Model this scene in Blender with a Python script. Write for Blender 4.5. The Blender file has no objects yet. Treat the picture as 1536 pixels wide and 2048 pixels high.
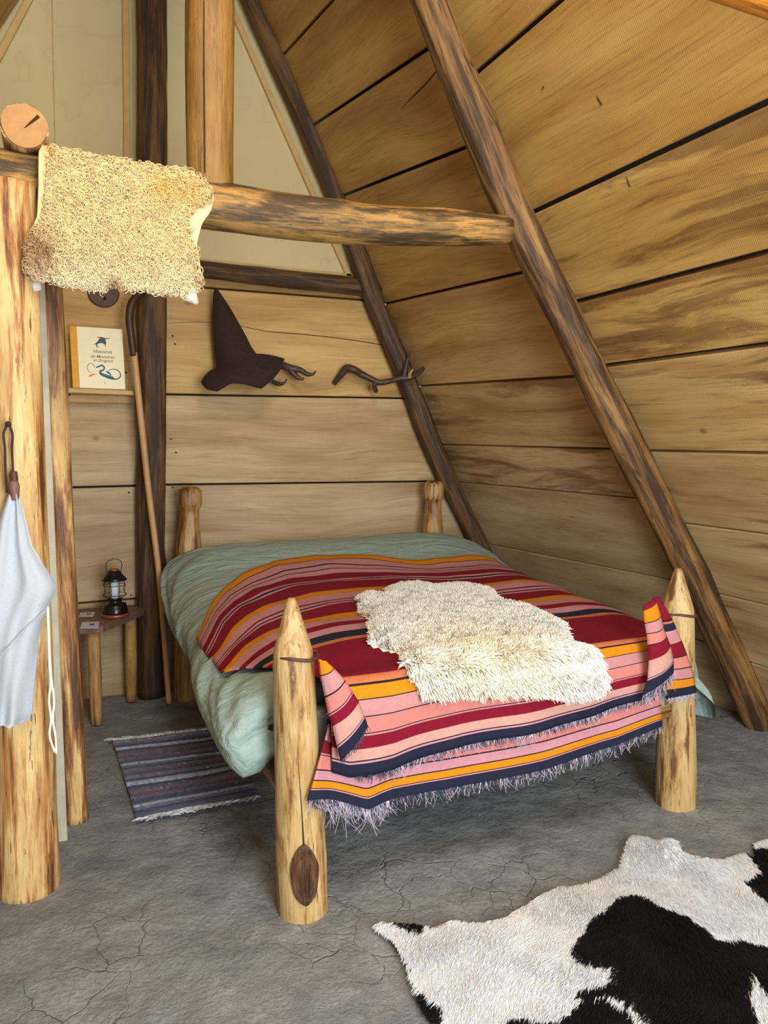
import bpy, math, random
import numpy as np
from mathutils import Vector, Matrix, noise as mnoise

# ------------------------------------------------------------------ camera
F_PX, CX, CY, CAM_H, HOR = 1538.0, 768.0, 1024.0, 1.45, 878.0
PIT = math.atan((CY - HOR) / F_PX)
YAW = math.atan((768 - 100) / F_PX / math.sqrt(1 + ((CY - HOR) / F_PX) ** 2))
scn = bpy.context.scene
cam_d = bpy.data.cameras.new('camera')
cam_d.sensor_fit = 'HORIZONTAL'
cam_d.sensor_width = 36.0
cam_d.lens = F_PX / 1536.0 * 36.0
cam_d.clip_start = 0.05
cam = bpy.data.objects.new('camera', cam_d)
scn.collection.objects.link(cam)
cam.location = (0, 0, CAM_H)
cam.rotation_euler = (math.pi / 2 - PIT, 0, -YAW)
scn.camera = cam

# ------------------------------------------------------------------ world, daylight, added fill lamp, exposure
w = bpy.data.worlds.new('sky'); scn.world = w; w.use_nodes = True
bg = w.node_tree.nodes['Background']
bg.inputs[0].default_value = (0.82, 0.91, 1.0, 1); bg.inputs[1].default_value = 0.38

def area(name, loc, target, sx, sy, power, col):
    l = bpy.data.lights.new(name, 'AREA'); l.shape = 'RECTANGLE'; l.size = sx; l.size_y = sy
    l.energy = power; l.color = col
    o = bpy.data.objects.new(name, l); scn.collection.objects.link(o); o.location = loc
    o.rotation_euler = (Vector(target) - Vector(loc)).to_track_quat('-Z', 'Y').to_euler()
    return o
area('doorway_daylight', (0.85, -1.1, 1.35), (0.9, 3.0, 1.0), 1.2, 2.1, 140, (0.90, 0.96, 1.0))
area('added_warm_fill', (0.35, 0.3, 3.7), (1.3, 2.6, 1.6), 1.0, 1.0, 62, (1.0, 0.94, 0.78))  # added warm fill lamp under the ridge; the roof has no opening here
vs = scn.view_settings
vs.view_transform = 'Standard'; vs.look = 'None'; vs.gamma = 1.0; vs.use_curve_mapping = False
vs.exposure = 0.28
scn.cycles.max_bounces = 4; scn.cycles.diffuse_bounces = 3; scn.cycles.glossy_bounces = 2; scn.cycles.transmission_bounces = 2
scn.cycles.use_adaptive_sampling = True; scn.cycles.adaptive_threshold = 0.1

# ------------------------------------------------------------------ pixel helpers (points on known planes of the hut)
FW = np.array([math.sin(YAW) * math.cos(PIT), math.cos(YAW) * math.cos(PIT), -math.sin(PIT)])
RT = np.array([math.cos(YAW), -math.sin(YAW), 0.0]); UP = np.cross(RT, FW); CAM = np.array([0, 0, CAM_H])
def hit(x, y, n, c):
    d = FW + RT * (x - CX) / F_PX - UP * (y - CY) / F_PX; n = np.array(n, float)
    return CAM + d * ((c - n @ CAM) / (n @ d))
def PZ(x, y, z=0.0): return hit(x, y, (0, 0, 1), z)
def PY(x, y, c): return hit(x, y, (0, 1, 0), c)
def PX(x, y, c): return hit(x, y, (1, 0, 0), c)

RNG = np.random.default_rng(7)
random.seed(7)
def nz(p, s=1.0): return mnoise.noise(Vector((p[0] * s, p[1] * s, p[2] * s)))
def _h(i, j, k):
    n = (i * 374761393 + j * 668265263 + k * 1274126177) & 0x7fffffff
    n = ((n ^ (n >> 13)) * 1103515245 + 12345) & 0x7fffffff
    n = ((n ^ (n >> 11)) * 69069 + 1) & 0x7fffffff
    return (n & 0xffff) / 32767.5 - 1.0
def vn(x, y, z, s=1.0):
    # smooth noise for whole arrays, about -1..1
    x = np.asarray(x, float) * s; y = np.asarray(y, float) * s; z = np.zeros_like(x) + z
    i, j, k = (np.floor(v).astype(np.int64) for v in (x, y, z)); u, v, w_ = x - i, y - j, z - k
    u, v, w_ = (t * t * (3 - 2 * t) for t in (u, v, w_)); r = 0
    for a in (0, 1):
        for b_ in (0, 1):
            for c in (0, 1): r = r + _h(i + a, j + b_, k + c) * (u if a else 1 - u) * (v if b_ else 1 - v) * (w_ if c else 1 - w_)
    return r * .8
def lin(c): return tuple(((v / 255.0) / 12.92 if v / 255.0 <= .04045 else ((v / 255.0 + .055) / 1.055) ** 2.4) for v in c)
def L4(c): return lin(c) + (1.0,)
def interp(x, xs, ys): return float(np.interp(x, xs, ys))

# ------------------------------------------------------------------ object helpers
def tag(o, label=None, cat=None, group=None, kind=None):
    if label: o['label'] = label
    if cat: o['category'] = cat
    if group: o['group'] = group
    if kind: o['kind'] = kind
    return o
def empty(name, loc, label, cat, group=None):
    o = bpy.data.objects.new(name, None); scn.collection.objects.link(o); o.location = tuple(float(v) for v in loc)
    o.empty_display_size = .05
    return tag(o, label, cat, group)
WLOC = {}
def link_obj(name, me, loc, parent):
    o = bpy.data.objects.new(name, me); scn.collection.objects.link(o)
    o.location = tuple(float(v) for v in loc)
    if parent is not None:
        o.parent = parent
        pl = WLOC.get(parent.as_pointer(), Vector(parent.location))
        o.matrix_parent_inverse = Matrix.Translation(-pl)
    WLOC[o.as_pointer()] = Vector(o.location)
    return o
def mesh(name, V, Fc, mat, parent=None, smooth=True, gc=None, col=None, fcol=None, hue=None):
    V = np.asarray(V, dtype=np.float64).reshape(-1, 3)
    base = np.array([(V[:, 0].min() + V[:, 0].max()) / 2, (V[:, 1].min() + V[:, 1].max()) / 2, V[:, 2].min()])
    me = bpy.data.meshes.new(name)
    if isinstance(Fc, np.ndarray):
        k = Fc.shape[1]; n = len(Fc)
        me.vertices.add(len(V)); me.vertices.foreach_set('co', (V - base).astype(np.float32).ravel())
        me.loops.add(n * k); me.loops.foreach_set('vertex_index', Fc.astype(np.int32).ravel())
        me.polygons.add(n); me.polygons.foreach_set('loop_start', np.arange(0, n * k, k, dtype=np.int32))
        me.polygons.foreach_set('loop_total', np.full(n, k, dtype=np.int32))
        me.update(calc_edges=True)
    else:
        me.from_pydata([tuple(v) for v in (V - base)], [], [tuple(int(i) for i in f) for f in Fc]); me.update()
    me.polygons.foreach_set('use_smooth', np.full(len(me.polygons), bool(smooth)))
    if gc is not None:
        a = me.attributes.new('gc', 'FLOAT_VECTOR', 'POINT'); a.data.foreach_set('vector', np.asarray(gc, np.float32).ravel())
    if col is not None:
        a = me.attributes.new('col', 'FLOAT_COLOR', 'POINT'); c = np.asarray(col, np.float32)
        if c.shape[1] == 3: c = np.concatenate([c, np.ones((len(c), 1), np.float32)], 1)
        a.data.foreach_set('color', c.ravel())
    if fcol is not None:
        a = me.attributes.new('col', 'FLOAT_COLOR', 'CORNER'); c = np.asarray(fcol, np.float32)
        lt = np.zeros(len(me.polygons), np.int32); me.polygons.foreach_get('loop_total', lt)
        c = np.repeat(c, lt, axis=0)
        if c.shape[1] == 3: c = np.concatenate([c, np.ones((len(c), 1), np.float32)], 1)
        a.data.foreach_set('color', c.ravel())
    me.materials.append(mat)
    o = link_obj(name, me, base, parent)
    if hue is not None: o.color = hue
    return o
def grid_faces(nr, nc, closed_c=False, off=0):
    fs = []
    for i in range(nr - 1):
        for j in range(nc if closed_c else nc - 1):
            j2 = (j + 1) % nc
            fs.append((off + i * nc + j, off + i * nc + j2, off + (i + 1) * nc + j2, off + (i + 1) * nc + j))
    return fs

# ------------------------------------------------------------------ materials
def newmat(name):
    m = bpy.data.materials.new(name); m.use_nodes = True
    nt = m.node_tree; b = nt.nodes['Principled BSDF']
    return m, nt, b
def N(nt, t, **kw):
    n = nt.nodes.new(t)
    for k, v in kw.items():
        if k in n.inputs.keys() if isinstance(k, str) else False: n.inputs[k].default_value = v
        else: setattr(n, k, v)
    return n
def vec_scale(nt, src, s):
    n = nt.nodes.new('ShaderNodeVectorMath'); n.operation = 'MULTIPLY'; nt.links.new(src, n.inputs[0]); n.inputs[1].default_value = s
    return n.outputs[0]
def noise_n(nt, vec, scale, detail=4, rough=.55, dist=0.0):
    n = nt.nodes.new('ShaderNodeTexNoise'); n.inputs['Scale'].default_value = scale; n.inputs['Detail'].default_value = detail
    n.inputs['Roughness'].default_value = rough; n.inputs['Distortion'].default_value = dist
    if vec is not None: nt.links.new(vec, n.inputs['Vector'])
    return n.outputs['Fac']
def ramp(nt, fac, stops, interp_='LINEAR'):
    r = nt.nodes.new('ShaderNodeValToRGB'); r.color_ramp.interpolation = interp_
    e = r.color_ramp.elements
    while len(e) > 1: e.remove(e[0])
    e[0].position = stops[0][0]; e[0].color = stops[0][1]
    for p, c in stops[1:]:
        q = e.new(p); q.color = c
    nt.links.new(fac, r.inputs[0])
    return r.outputs[0]
def mix(nt, fac, a, b, mode='MIX'):
    m = nt.nodes.new('ShaderNodeMix'); m.data_type = 'RGBA'; m.blend_type = mode
    for sock, v in ((m.inputs[0], fac), (m.inputs[6], a), (m.inputs[7], b)):
        if hasattr(v, 'is_output') or hasattr(v, 'links'): nt.links.new(v, sock)
        else: sock.default_value = v
    return m.outputs[2]
def mathn(nt, op, a, b=None, clamp=False):
    m = nt.nodes.new('ShaderNodeMath'); m.operation = op; m.use_clamp = clamp
    for i, v in enumerate((a, b)):
        if v is None: continue
        if hasattr(v, 'links'): nt.links.new(v, m.inputs[i])
        else: m.inputs[i].default_value = v
    return m.outputs[0]
def bump(nt, b, h, strength, dist):
    n = nt.nodes.new('ShaderNodeBump'); n.inputs['Strength'].default_value = strength; n.inputs['Distance'].default_value = dist
    nt.links.new(h, n.inputs['Height']); nt.links.new(n.outputs[0], b.inputs['Normal'])
def attr(nt, name):
    a = nt.nodes.new('ShaderNodeAttribute'); a.attribute_name = name
    return a

def mat_plank():
    # sawn poplar boards: grain runs along gc.x; object colour: R stain, G warmth, B greyness
    m, nt, b = newmat('sawn_board')
    gc = attr(nt, 'gc').outputs['Vector']
    oi = nt.nodes.new('ShaderNodeObjectInfo')
    sep = nt.nodes.new('ShaderNodeSeparateColor'); nt.links.new(oi.outputs['Color'], sep.inputs[0])
    warp = noise_n(nt, vec_scale(nt, gc, (0.8, 1.5, 1.5)), 1.2, 2, .45)
    wv = nt.nodes.new('ShaderNodeVectorMath'); wv.operation = 'MULTIPLY_ADD'
    nt.links.new(warp, wv.inputs[0]); wv.inputs[1].default_value = (0, .17, 0); nt.links.new(gc, wv.inputs[2])
    g = wv.outputs[0]
    broad = noise_n(nt, vec_scale(nt, g, (.5, 4.2, 4.2)), 1.5, 5, .6)
    fine = noise_n(nt, vec_scale(nt, g, (2.4, 70., 70.)), 1.5, 7, .72)
    blot = noise_n(nt, vec_scale(nt, g, (1.0, 2.0, 2.0)), 1.7, 4, .6)
    base = ramp(nt, broad, [(.25, L4((160, 122, 70))), (.42, L4((192, 158, 102))), (.55, L4((210, 180, 124))), (.75, L4((224, 199, 148)))])
    warmc = ramp(nt, broad, [(.25, L4((150, 106, 42))), (.45, L4((186, 143, 70))), (.6, L4((206, 166, 90))), (.78, L4((222, 187, 114)))])
    greyc = ramp(nt, broad, [(.25, L4((136, 114, 86))), (.45, L4((176, 155, 124))), (.6, L4((196, 177, 146))), (.78, L4((214, 199, 172)))])
    c = mix(nt, sep.outputs[1], base, warmc)
    c = mix(nt, sep.outputs[2], c, greyc)
    c = mix(nt, .6, c, ramp(nt, fine, [(.3, L4((140, 116, 90))), (.46, L4((240, 236, 230))), (.7, (1, 1, 1, 1))]), 'MULTIPLY')
    # saw marks across the grain
    wave = nt.nodes.new('ShaderNodeTexWave'); wave.wave_type = 'BANDS'; wave.bands_direction = 'X'
    wave.inputs['Scale'].default_value = 42; wave.inputs['Distortion'].default_value = 1.5; wave.inputs['Detail'].default_value = 2
    nt.links.new(gc, wave.inputs['Vector'])
    sawm = mathn(nt, 'MULTIPLY', wave.outputs['Fac'], noise_n(nt, gc, 2.2, 2), True)
    c = mix(nt, mathn(nt, 'MULTIPLY', sawm, .36), c, L4((150, 108, 60)))
    # heartwood stain running with the grain
    sv = noise_n(nt, vec_scale(nt, g, (.42, 3.4, 3.4)), 1.9, 6, .62, .6)
    thr = mathn(nt, 'SUBTRACT', 1.0, mathn(nt, 'MULTIPLY', sep.outputs[0], .72))
    st = mathn(nt, 'MULTIPLY', mathn(nt, 'SUBTRACT', sv, thr), 13.0, True)
    st = mathn(nt, 'MULTIPLY', st, mathn(nt, 'ADD', mathn(nt, 'MULTIPLY', blot, 1.1), .15), True)
    c = mix(nt, mathn(nt, 'MULTIPLY', st, .88), c, mix(nt, fine, L4((58, 30, 12)), L4((122, 70, 28))))
    # knots
    vo = nt.nodes.new('ShaderNodeTexVoronoi'); vo.inputs['Scale'].default_value = 1.7
    nt.links.new(vec_scale(nt, gc, (1.0, 1.5, 1.5)), vo.inputs['Vector'])
    kn = ramp(nt, vo.outputs['Distance'], [(0, (1, 1, 1, 1)), (.016, (.8, .8, .8, 1)), (.05, (0, 0, 0, 1))])
    c = mix(nt, mathn(nt, 'MULTIPLY', kn, .75), c, L4((104, 66, 36)))
    nt.links.new(c, b.inputs['Base Color'])
    b.inputs['Roughness'].default_value = .62
    bump(nt, b, mathn(nt, 'ADD', fine, mathn(nt, 'MULTIPLY', sawm, .5)), .25, .004)
    return m

def mat_log(name, pale, mid, dark, amount, rough=.55, sc=1.0, bmp=.5, zs=1.7):
    # peeled pole with strips of inner bark left on; gc = (r cos, r sin, length)
    m, nt, b = newmat(name)
    gc = attr(nt, 'gc').outputs['Vector']
    n1 = noise_n(nt, vec_scale(nt, gc, (21 * sc, 21 * sc, zs * sc)), 1.2, 8, .66, .35)
    n2 = noise_n(nt, vec_scale(nt, gc, (75, 75, 7.0)), 1.2, 7, .75)
    n3 = noise_n(nt, vec_scale(nt, gc, (7, 7, 2.4)), 1.5, 4, .55)
    mixed = tuple(int(.55 * p + .45 * q) for p, q in zip(pale, mid))
    c = mix(nt, ramp(nt, n3, [(.35, (0, 0, 0, 1)), (.65, (1, 1, 1, 1))]), L4(pale), L4(mixed))
    c = mix(nt, .6, c, ramp(nt, n2, [(.3, L4((140, 108, 76))), (.48, L4((238, 228, 212))), (.62, (1, 1, 1, 1))]), 'MULTIPLY')
    a = .5 + (.5 - amount) * .62
    k1 = ramp(nt, n1, [(a - .06, (0, 0, 0, 1)), (a - .025, (.65, .65, .65, 1)), (a + .02, (1, 1, 1, 1))])
    c = mix(nt, k1, c, L4(mid))
    k2 = ramp(nt, n1, [(a + .01, (0, 0, 0, 1)), (a + .08, (1, 1, 1, 1))])
    c = mix(nt, k2, c, L4(dark))
    # short dark flecks and drying checks
    n4 = noise_n(nt, vec_scale(nt, gc, (75, 75, 9.0)), 1.0, 4, .6)
    k4 = ramp(nt, n4, [(.635, (0, 0, 0, 1)), (.67, (.85, .85, .85, 1))])
    c = mix(nt, k4, c, L4(tuple(int(v * .9) for v in dark)))
    nt.links.new(c, b.inputs['Base Color']); b.inputs['Roughness'].default_value = rough
    bump(nt, b, mathn(nt, 'ADD', mathn(nt, 'MULTIPLY', n1, 1.0), mathn(nt, 'MULTIPLY', n2, .45)), bmp, .012)
    return m

def mat_plain(name, c, rough=.6, metal=0.0, var=.12, scale=30.0, bmp=0.0, sheen=0.0):
    m, nt, b = newmat(name)
    tc = nt.nodes.new('ShaderNodeTexCoord').outputs['Object']
    n = noise_n(nt, tc, scale, 4, .6)
    d = tuple(max(0, v * (1 - var)) for v in lin(c)) + (1,); l = tuple(min(1, v * (1 + var)) for v in lin(c)) + (1,)
    nt.links.new(ramp(nt, n, [(.3, d), (.7, l)]), b.inputs['Base Color'])
    b.inputs['Roughness'].default_value = rough; b.inputs['Metallic'].default_value = metal
    if sheen: b.inputs['Sheen Weight'].default_value = sheen
    if bmp: bump(nt, b, n, bmp, .003)
    return m

def mat_floor():
    m, nt, b = newmat('trodden_clay')
    tc = nt.nodes.new('ShaderNodeTexCoord').outputs['Object']
    big = noise_n(nt, tc, 1.3, 4, .55); mid_ = noise_n(nt, tc, 7, 6, .62, .4)
    st = noise_n(nt, tc, 9, 7, .66, .15); fine = noise_n(nt, tc, 70, 4, .6)
    c = ramp(nt, mid_, [(.3, L4((120, 122, 124))), (.5, L4((141, 143, 145))), (.7, L4((160, 162, 163)))])
    c = mix(nt, .45, c, ramp(nt, big, [(.3, L4((168, 166, 168))), (.7, L4((255, 250, 240)))]), 'MULTIPLY')
    c = mix(nt, .35, c, ramp(nt, fine, [(.3, L4((140, 138, 136))), (.6, (1, 1, 1, 1))]), 'MULTIPLY')
    # hairline cracks, only in patches
    wn = nt.nodes.new('ShaderNodeTexNoise'); wn.inputs['Scale'].default_value = 4.0; wn.inputs['Detail'].default_value = 4; nt.links.new(tc, wn.inputs['Vector'])
    va = nt.nodes.new('ShaderNodeVectorMath'); va.operation = 'MULTIPLY_ADD'; nt.links.new(wn.outputs['Color'], va.inputs[0]); va.inputs[1].default_value = (.28, .28, 0); nt.links.new(tc, va.inputs[2])
    vo = nt.nodes.new('ShaderNodeTexVoronoi'); vo.feature = 'DISTANCE_TO_EDGE'; vo.inputs['Scale'].default_value = 6.5; nt.links.new(va.outputs[0], vo.inputs['Vector'])
    ck = ramp(nt, vo.outputs['Distance'], [(0, (1, 1, 1, 1)), (.006, (.6, .6, .6, 1)), (.02, (0, 0, 0, 1))])
    ck = mathn(nt, 'MULTIPLY', ck, ramp(nt, big, [(.47, (0, 0, 0, 1)), (.58, (1, 1, 1, 1))]))
    c = mix(nt, mathn(nt, 'MULTIPLY', ck, .3), c, L4((84, 80, 76)))
    nt.links.new(c, b.inputs['Base Color']); b.inputs['Roughness'].default_value = .82
    h = mathn(nt, 'ADD', mathn(nt, 'MULTIPLY', st, 1.0), mathn(nt, 'MULTIPLY', fine, .12))
    h = mathn(nt, 'SUBTRACT', h, mathn(nt, 'MULTIPLY', ck, .35))
    bump(nt, b, h, .7, .03)
    return m

def mat_col(name, rough=.75, weave=0.0, sheen=0.2, var=.2):
    # takes its colour from the dyed yarn or hair itself (attribute)
    m, nt, b = newmat(name)
    a = attr(nt, 'col').outputs['Color']
    tc = nt.nodes.new('ShaderNodeTexCoord').outputs['Object']
    n = noise_n(nt, tc, 45, 4, .7)
    c = mix(nt, var, a, ramp(nt, n, [(.25, (.25, .25, .25, 1)), (.7, (1, 1, 1, 1))]), 'MULTIPLY')
    nt.links.new(c, b.inputs['Base Color']); b.inputs['Roughness'].default_value = rough
    b.inputs['Sheen Weight'].default_value = sheen
    b.inputs['Specular IOR Level'].default_value = .2
    if weave:
        wv = nt.nodes.new('ShaderNodeTexWave'); wv.bands_direction = 'X'; wv.inputs['Scale'].default_value = 95; wv.inputs['Distortion'].default_value = 1.0
        nt.links.new(tc, wv.inputs['Vector'])
        bump(nt, b, mathn(nt, 'ADD', wv.outputs['Fac'], mathn(nt, 'MULTIPLY', n, 1.5)), weave, .003)
    return m

def mat_duvet():
    m, nt, b = newmat('sage_cotton')
    tc = nt.nodes.new('ShaderNodeTexCoord').outputs['Object']
    n = noise_n(nt, tc, 60, 3, .6)
    c = ramp(nt, n, [(.3, L4((136, 155, 147))), (.7, L4((150, 168, 161)))])
    nt.links.new(c, b.inputs['Base Color']); b.inputs['Roughness'].default_value = .72; wr = noise_n(nt, vec_scale(nt, tc, (3.0, 7.0, 4.0)), 1.8, 4, .5, 1.2)
    bump(nt, b, wr, .45, .05)
    return m

def mat_canvas():
    m, nt, b = newmat('cream_canvas')
    tc = nt.nodes.new('ShaderNodeTexCoord').outputs['Object']
    n = noise_n(nt, tc, 1.6, 4, .55)
    c = ramp(nt, n, [(.3, L4((196, 180, 134))), (.7, L4((208, 193, 148)))])
    # tide marks of old damp
    n2 = noise_n(nt, tc, 2.4, 3, .5)
    ring = ramp(nt, n2, [(.535, (0, 0, 0, 1)), (.55, (1, 1, 1, 1)), (.56, (.25, .25, .25, 1)), (.60, (0, 0, 0, 1))])
    c = mix(nt, mathn(nt, 'MULTIPLY', ring, .16), c, L4((168, 140, 92)))
    nt.links.new(c, b.inputs['Base Color']); b.inputs['Roughness'].default_value = .85
    wv = noise_n(nt, tc, 300, 2); bump(nt, b, wv, .1, .002)
    return m

M = dict(
    plank=mat_plank(), floor=mat_floor(), duvet=mat_duvet(), canvas=mat_canvas(),
    backing=mat_plain('dark_felt', (38, 34, 30), .9),
    roofpaper=mat_plain('grey_roofing_felt', (62, 58, 50), .9),
    log_pale=mat_log('peeled_pale_log', (230, 204, 144), (164, 108, 52), (92, 56, 30), .43, .5),
    log_strip=mat_log('half_peeled_log', (222, 190, 126), (140, 92, 52), (84, 54, 34), .50, .5),
    log_bed=mat_log('varnished_bed_log', (206, 180, 128), (166, 126, 74), (104, 70, 38), .42, .32, 1.1, .5, 3.0),
    log_bed_dark=mat_log('varnished_dark_bed_log', (190, 154, 94), (140, 98, 50), (84, 56, 30), .44, .25),
    log_rafter=mat_log('weathered_rafter', (156, 118, 62), (106, 74, 38), (62, 41, 22), .52, .5, 1.0, .7),
    log_rafter_dark=mat_log('dark_weathered_rafter', (120, 88, 48), (86, 60, 32), (54, 37, 22), .54, .6, 1.1, .7),
    log_beam=mat_log('barked_beam', (196, 152, 80), (126, 96, 52), (74, 56, 32), .53, .5, 1.0, .6, 3.2),
    log_king=mat_log('amber_post', (160, 122, 62), (124, 88, 38), (80, 56, 26), .42, .45, .8),
    log_orange=mat_log('orange_beam', (226, 150, 54), (186, 108, 34), (120, 66, 24), .36, .45),
    batten=mat_plain('pale_batten', (196, 164, 106), .7, 0, .12, 14),
    board_grey=mat_plain('grey_board', (176, 168, 146), .75, 0, .12, 16, .2),
    white_rod=mat_plain('off_white_paint', (226, 216, 188), .5, 0, .06),
    cutend=mat_plain('sawn_end_grain', (176, 128, 76), .7, 0, .16, 26, .2),
    crack=mat_plain('dark_crack', (58, 36, 20), .9),
    twine=mat_plain('dark_leather_thong', (84, 48, 40), .6, 0, .2, 90),
    leather=mat_plain('brown_leather', (122, 84, 72), .6, 0, .15, 60),
    black=mat_plain('black_enamel', (16, 17, 19), .25, 0, .1),
    blackwire=mat_plain('black_wire', (30, 28, 27), .4, .3, .1),
    copper=mat_plain('copper_band', (160, 84, 62), .4, .45, .1),
    tube=mat_plain('frosted_tube', (214, 222, 238), .3, 0, .03),
    felt=mat_plain('dark_brown_felt', (42, 24, 18), .95, 0, .25, 70, .35),
    antler=mat_plain('dark_antler', (62, 46, 36), .5, 0, .35, 40, .5),
    horn=mat_plain('pale_antler_tip', (176, 134, 92), .45, 0, .2, 40),
    linen=mat_plain('white_linen', (180, 187, 197), .85, 0, .05, 160, .25),
    hide=mat_plain('bare_sheep_leather', (226, 200, 148), .6, 0, .1, 14, .2),
    tagm=mat_plain('white_skin_flap', (204, 197, 186), .5, 0, .06, 40),
    wool=mat_col('wool', .85, 0, .0, .04), cow=mat_col('cow_hair', .6, 0, .0, .06),
    kilim=mat_col('woven_wool', .9, .3, 0.0, .22), yarn=mat_col('loose_yarn', .85, 0, .2, .1), rag=mat_col('woven_rags', .9, .6, .1, .35),
    stick=mat_plain('ash_handle', (190, 146, 98), .5, 0, .14, 9),
    stickdark=mat_plain('dark_carved_wood', (62, 38, 22), .5, 0, .25, 14, .2),
    disc=mat_plain('brown_wood_disc', (84, 54, 36), .6, 0, .25, 18, .2),
    table=mat_plain('worn_table_wood', (112, 88, 72), .55, 0, .18, 20, .2),
    legw=mat_log('table_leg_wood', (196, 158, 96), (150, 106, 58), (92, 62, 36), .38, .5),
    paper=mat_plain('printed_leaflet', (206, 206, 214), .6, 0, .04),
    ink=mat_plain('blue_grey_print', (92, 104, 132), .7), inkred=mat_plain('dark_red_print', (120, 58, 52), .7),
    cover=mat_plain('cream_book_cover', (236, 224, 190), .55, 0, .03), spine=mat_plain('ochre_cloth_spine', (214, 152, 18), .6, 0, .06),
    pages=mat_plain('book_pages', (232, 226, 206), .8), text=mat_plain('grey_brown_print', (132, 112, 84), .7),
    teal=mat_plain('teal_print', (34, 112, 132), .6, 0, .25, 60), tealdark=mat_plain('dark_teal_print', (48, 84, 84), .6, 0, .25, 60), flame=mat_plain('orange_print', (226, 120, 44), .6),
    matt=mat_plain('mattress_ticking', (150, 146, 134), .9), peg=mat_plain('dark_peg', (40, 26, 18), .7), nail=mat_plain('steel_nail', (206, 200, 188), .35, .7),
    cord=mat_plain('white_cotton_cord', (232, 230, 226), .85),
)

# ------------------------------------------------------------------ shape builders
def frame_along(P):
    P = np.asarray(P, float); T = np.gradient(P, axis=0); T /= np.linalg.norm(T, axis=1)[:, None]
    ref = np.array([0, 0, 1.0]) if abs(T[0][2]) < .9 else np.array([0, -1.0, 0])
    A = np.cross(ref, T[0]); A /= np.linalg.norm(A); As, Bs = [], []
    for t in T:
        A = A - t * (A @ t); A /= np.linalg.norm(A); As.append(A.copy()); Bs.append(np.cross(t, A))
    return T, np.array(As), np.array(Bs)
def resample(P, R, step):
    P = np.asarray(P, float); R = np.asarray(R, float)
    d = np.r_[0, np.cumsum(np.linalg.norm(np.diff(P, axis=0), axis=1))]
    n = max(3, int(d[-1] / step) + 1); s = np.linspace(0, d[-1], n)
    # smooth (catmull-like) through cubic on segments
    if len(P) > 2:
        m = np.gradient(P, d, axis=0); mr = np.gradient(R, d)
        idx = np.clip(np.searchsorted(d, s, side='right') - 1, 0, len(P) - 2); h = (d[idx + 1] - d[idx]); t = (s - d[idx]) / h
        h00 = 2 * t**3 - 3 * t**2 + 1; h10 = t**3 - 2 * t**2 + t; h01 = -2 * t**3 + 3 * t**2; h11 = t**3 - t**2
        Q = h00[:, None] * P[idx] + (h10 * h)[:, None] * m[idx] + h01[:, None] * P[idx + 1] + (h11 * h)[:, None] * m[idx + 1]
        r = np.interp(s, d, R)
        return Q, r, s
    return np.stack([np.interp(s, d, P[:, k]) for k in range(3)], 1), np.interp(s, d, R), s
def log(name, P, R, mat, parent=None, seg=22, step=.05, rough=.06, seed=0, squash=1.0, knots=()):
    Q, r, s = resample(P, R, step); T, A, B = frame_along(Q)
    V, G = [], []; off = seed * 3.7
    for i in range(len(Q)):
        for j in range(seg):
            a = 2 * math.pi * j / seg; ca, sa = math.cos(a), math.sin(a)
            k = 1 + rough * (1.4 * nz((ca * .9 + off, sa * .9, s[i] * 1.6)) + .7 * nz((ca * 2.2 + off, sa * 2.2 + 9, s[i] * 5)))
            for (ks, ka, kr) in knots:
                da = math.atan2(math.sin(a - ka), math.cos(a - ka)); k += kr * math.exp(-((s[i] - ks) / .05) ** 2 - (da / .6) ** 2)
            rr = r[i] * k
            V.append(Q[i] + A[i] * ca * rr * squash + B[i] * sa * rr)
            G.append((ca * r[i] + off, sa * r[i] + off * .3, s[i] + off))
    nr = len(Q); Fs = grid_faces(nr, seg, True)
    c0 = len(V); V.append(Q[0]); G.append((off, off * .3, s[0] + off)); V.append(Q[-1]); G.append((off, off * .3, s[-1] + off))
    for j in range(seg):
        Fs.append((c0, (j + 1) % seg, j)); Fs.append((c0 + 1, (nr - 1) * seg + j, (nr - 1) * seg + (j + 1) % seg))
    o = mesh(name, V, Fs, mat, parent, True, G)
    mark_sharp_ends(o, nr, seg)
    return o
def mark_sharp_ends(o, nr, seg):
    me = o.data
    for p in me.polygons:
        if len(p.vertices) == 3: p.use_smooth = False
def tube(name, P, R, mat, parent=None, seg=8, step=.01, col=None):
    if np.isscalar(R): R = [R] * len(P)
    Q, r, s = resample(P, R, step); T, A, B = frame_along(Q); V = []
    for i in range(len(Q)):
        for j in range(seg):
            a = 2 * math.pi * j / seg; V.append(Q[i] + (A[i] * math.cos(a) + B[i] * math.sin(a)) * r[i])
    Fs = grid_faces(len(Q), seg, True); Fs.append(tuple(range(seg))[::-1]); Fs.append(tuple((len(Q) - 1) * seg + j for j in range(seg)))
    return mesh(name, V, Fs, mat, parent, True)
def lathe(name, c, prof, mat, parent=None, seg=32, tilt=None):
    V = []
    for (r, z) in prof:
        for j in range(seg):
            a = 2 * math.pi * j / seg; V.append((c[0] + r * math.cos(a), c[1] + r * math.sin(a), c[2] + z))
    Fs = grid_faces(len(prof), seg, True); Fs.append(tuple(range(seg))[::-1]); Fs.append(tuple((len(prof) - 1) * seg + j for j in range(seg)))
    o = mesh(name, V, Fs, mat, parent, True)
    for p in o.data.polygons:
        if len(p.vertices) > 4: p.use_smooth = False
    return o
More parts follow.
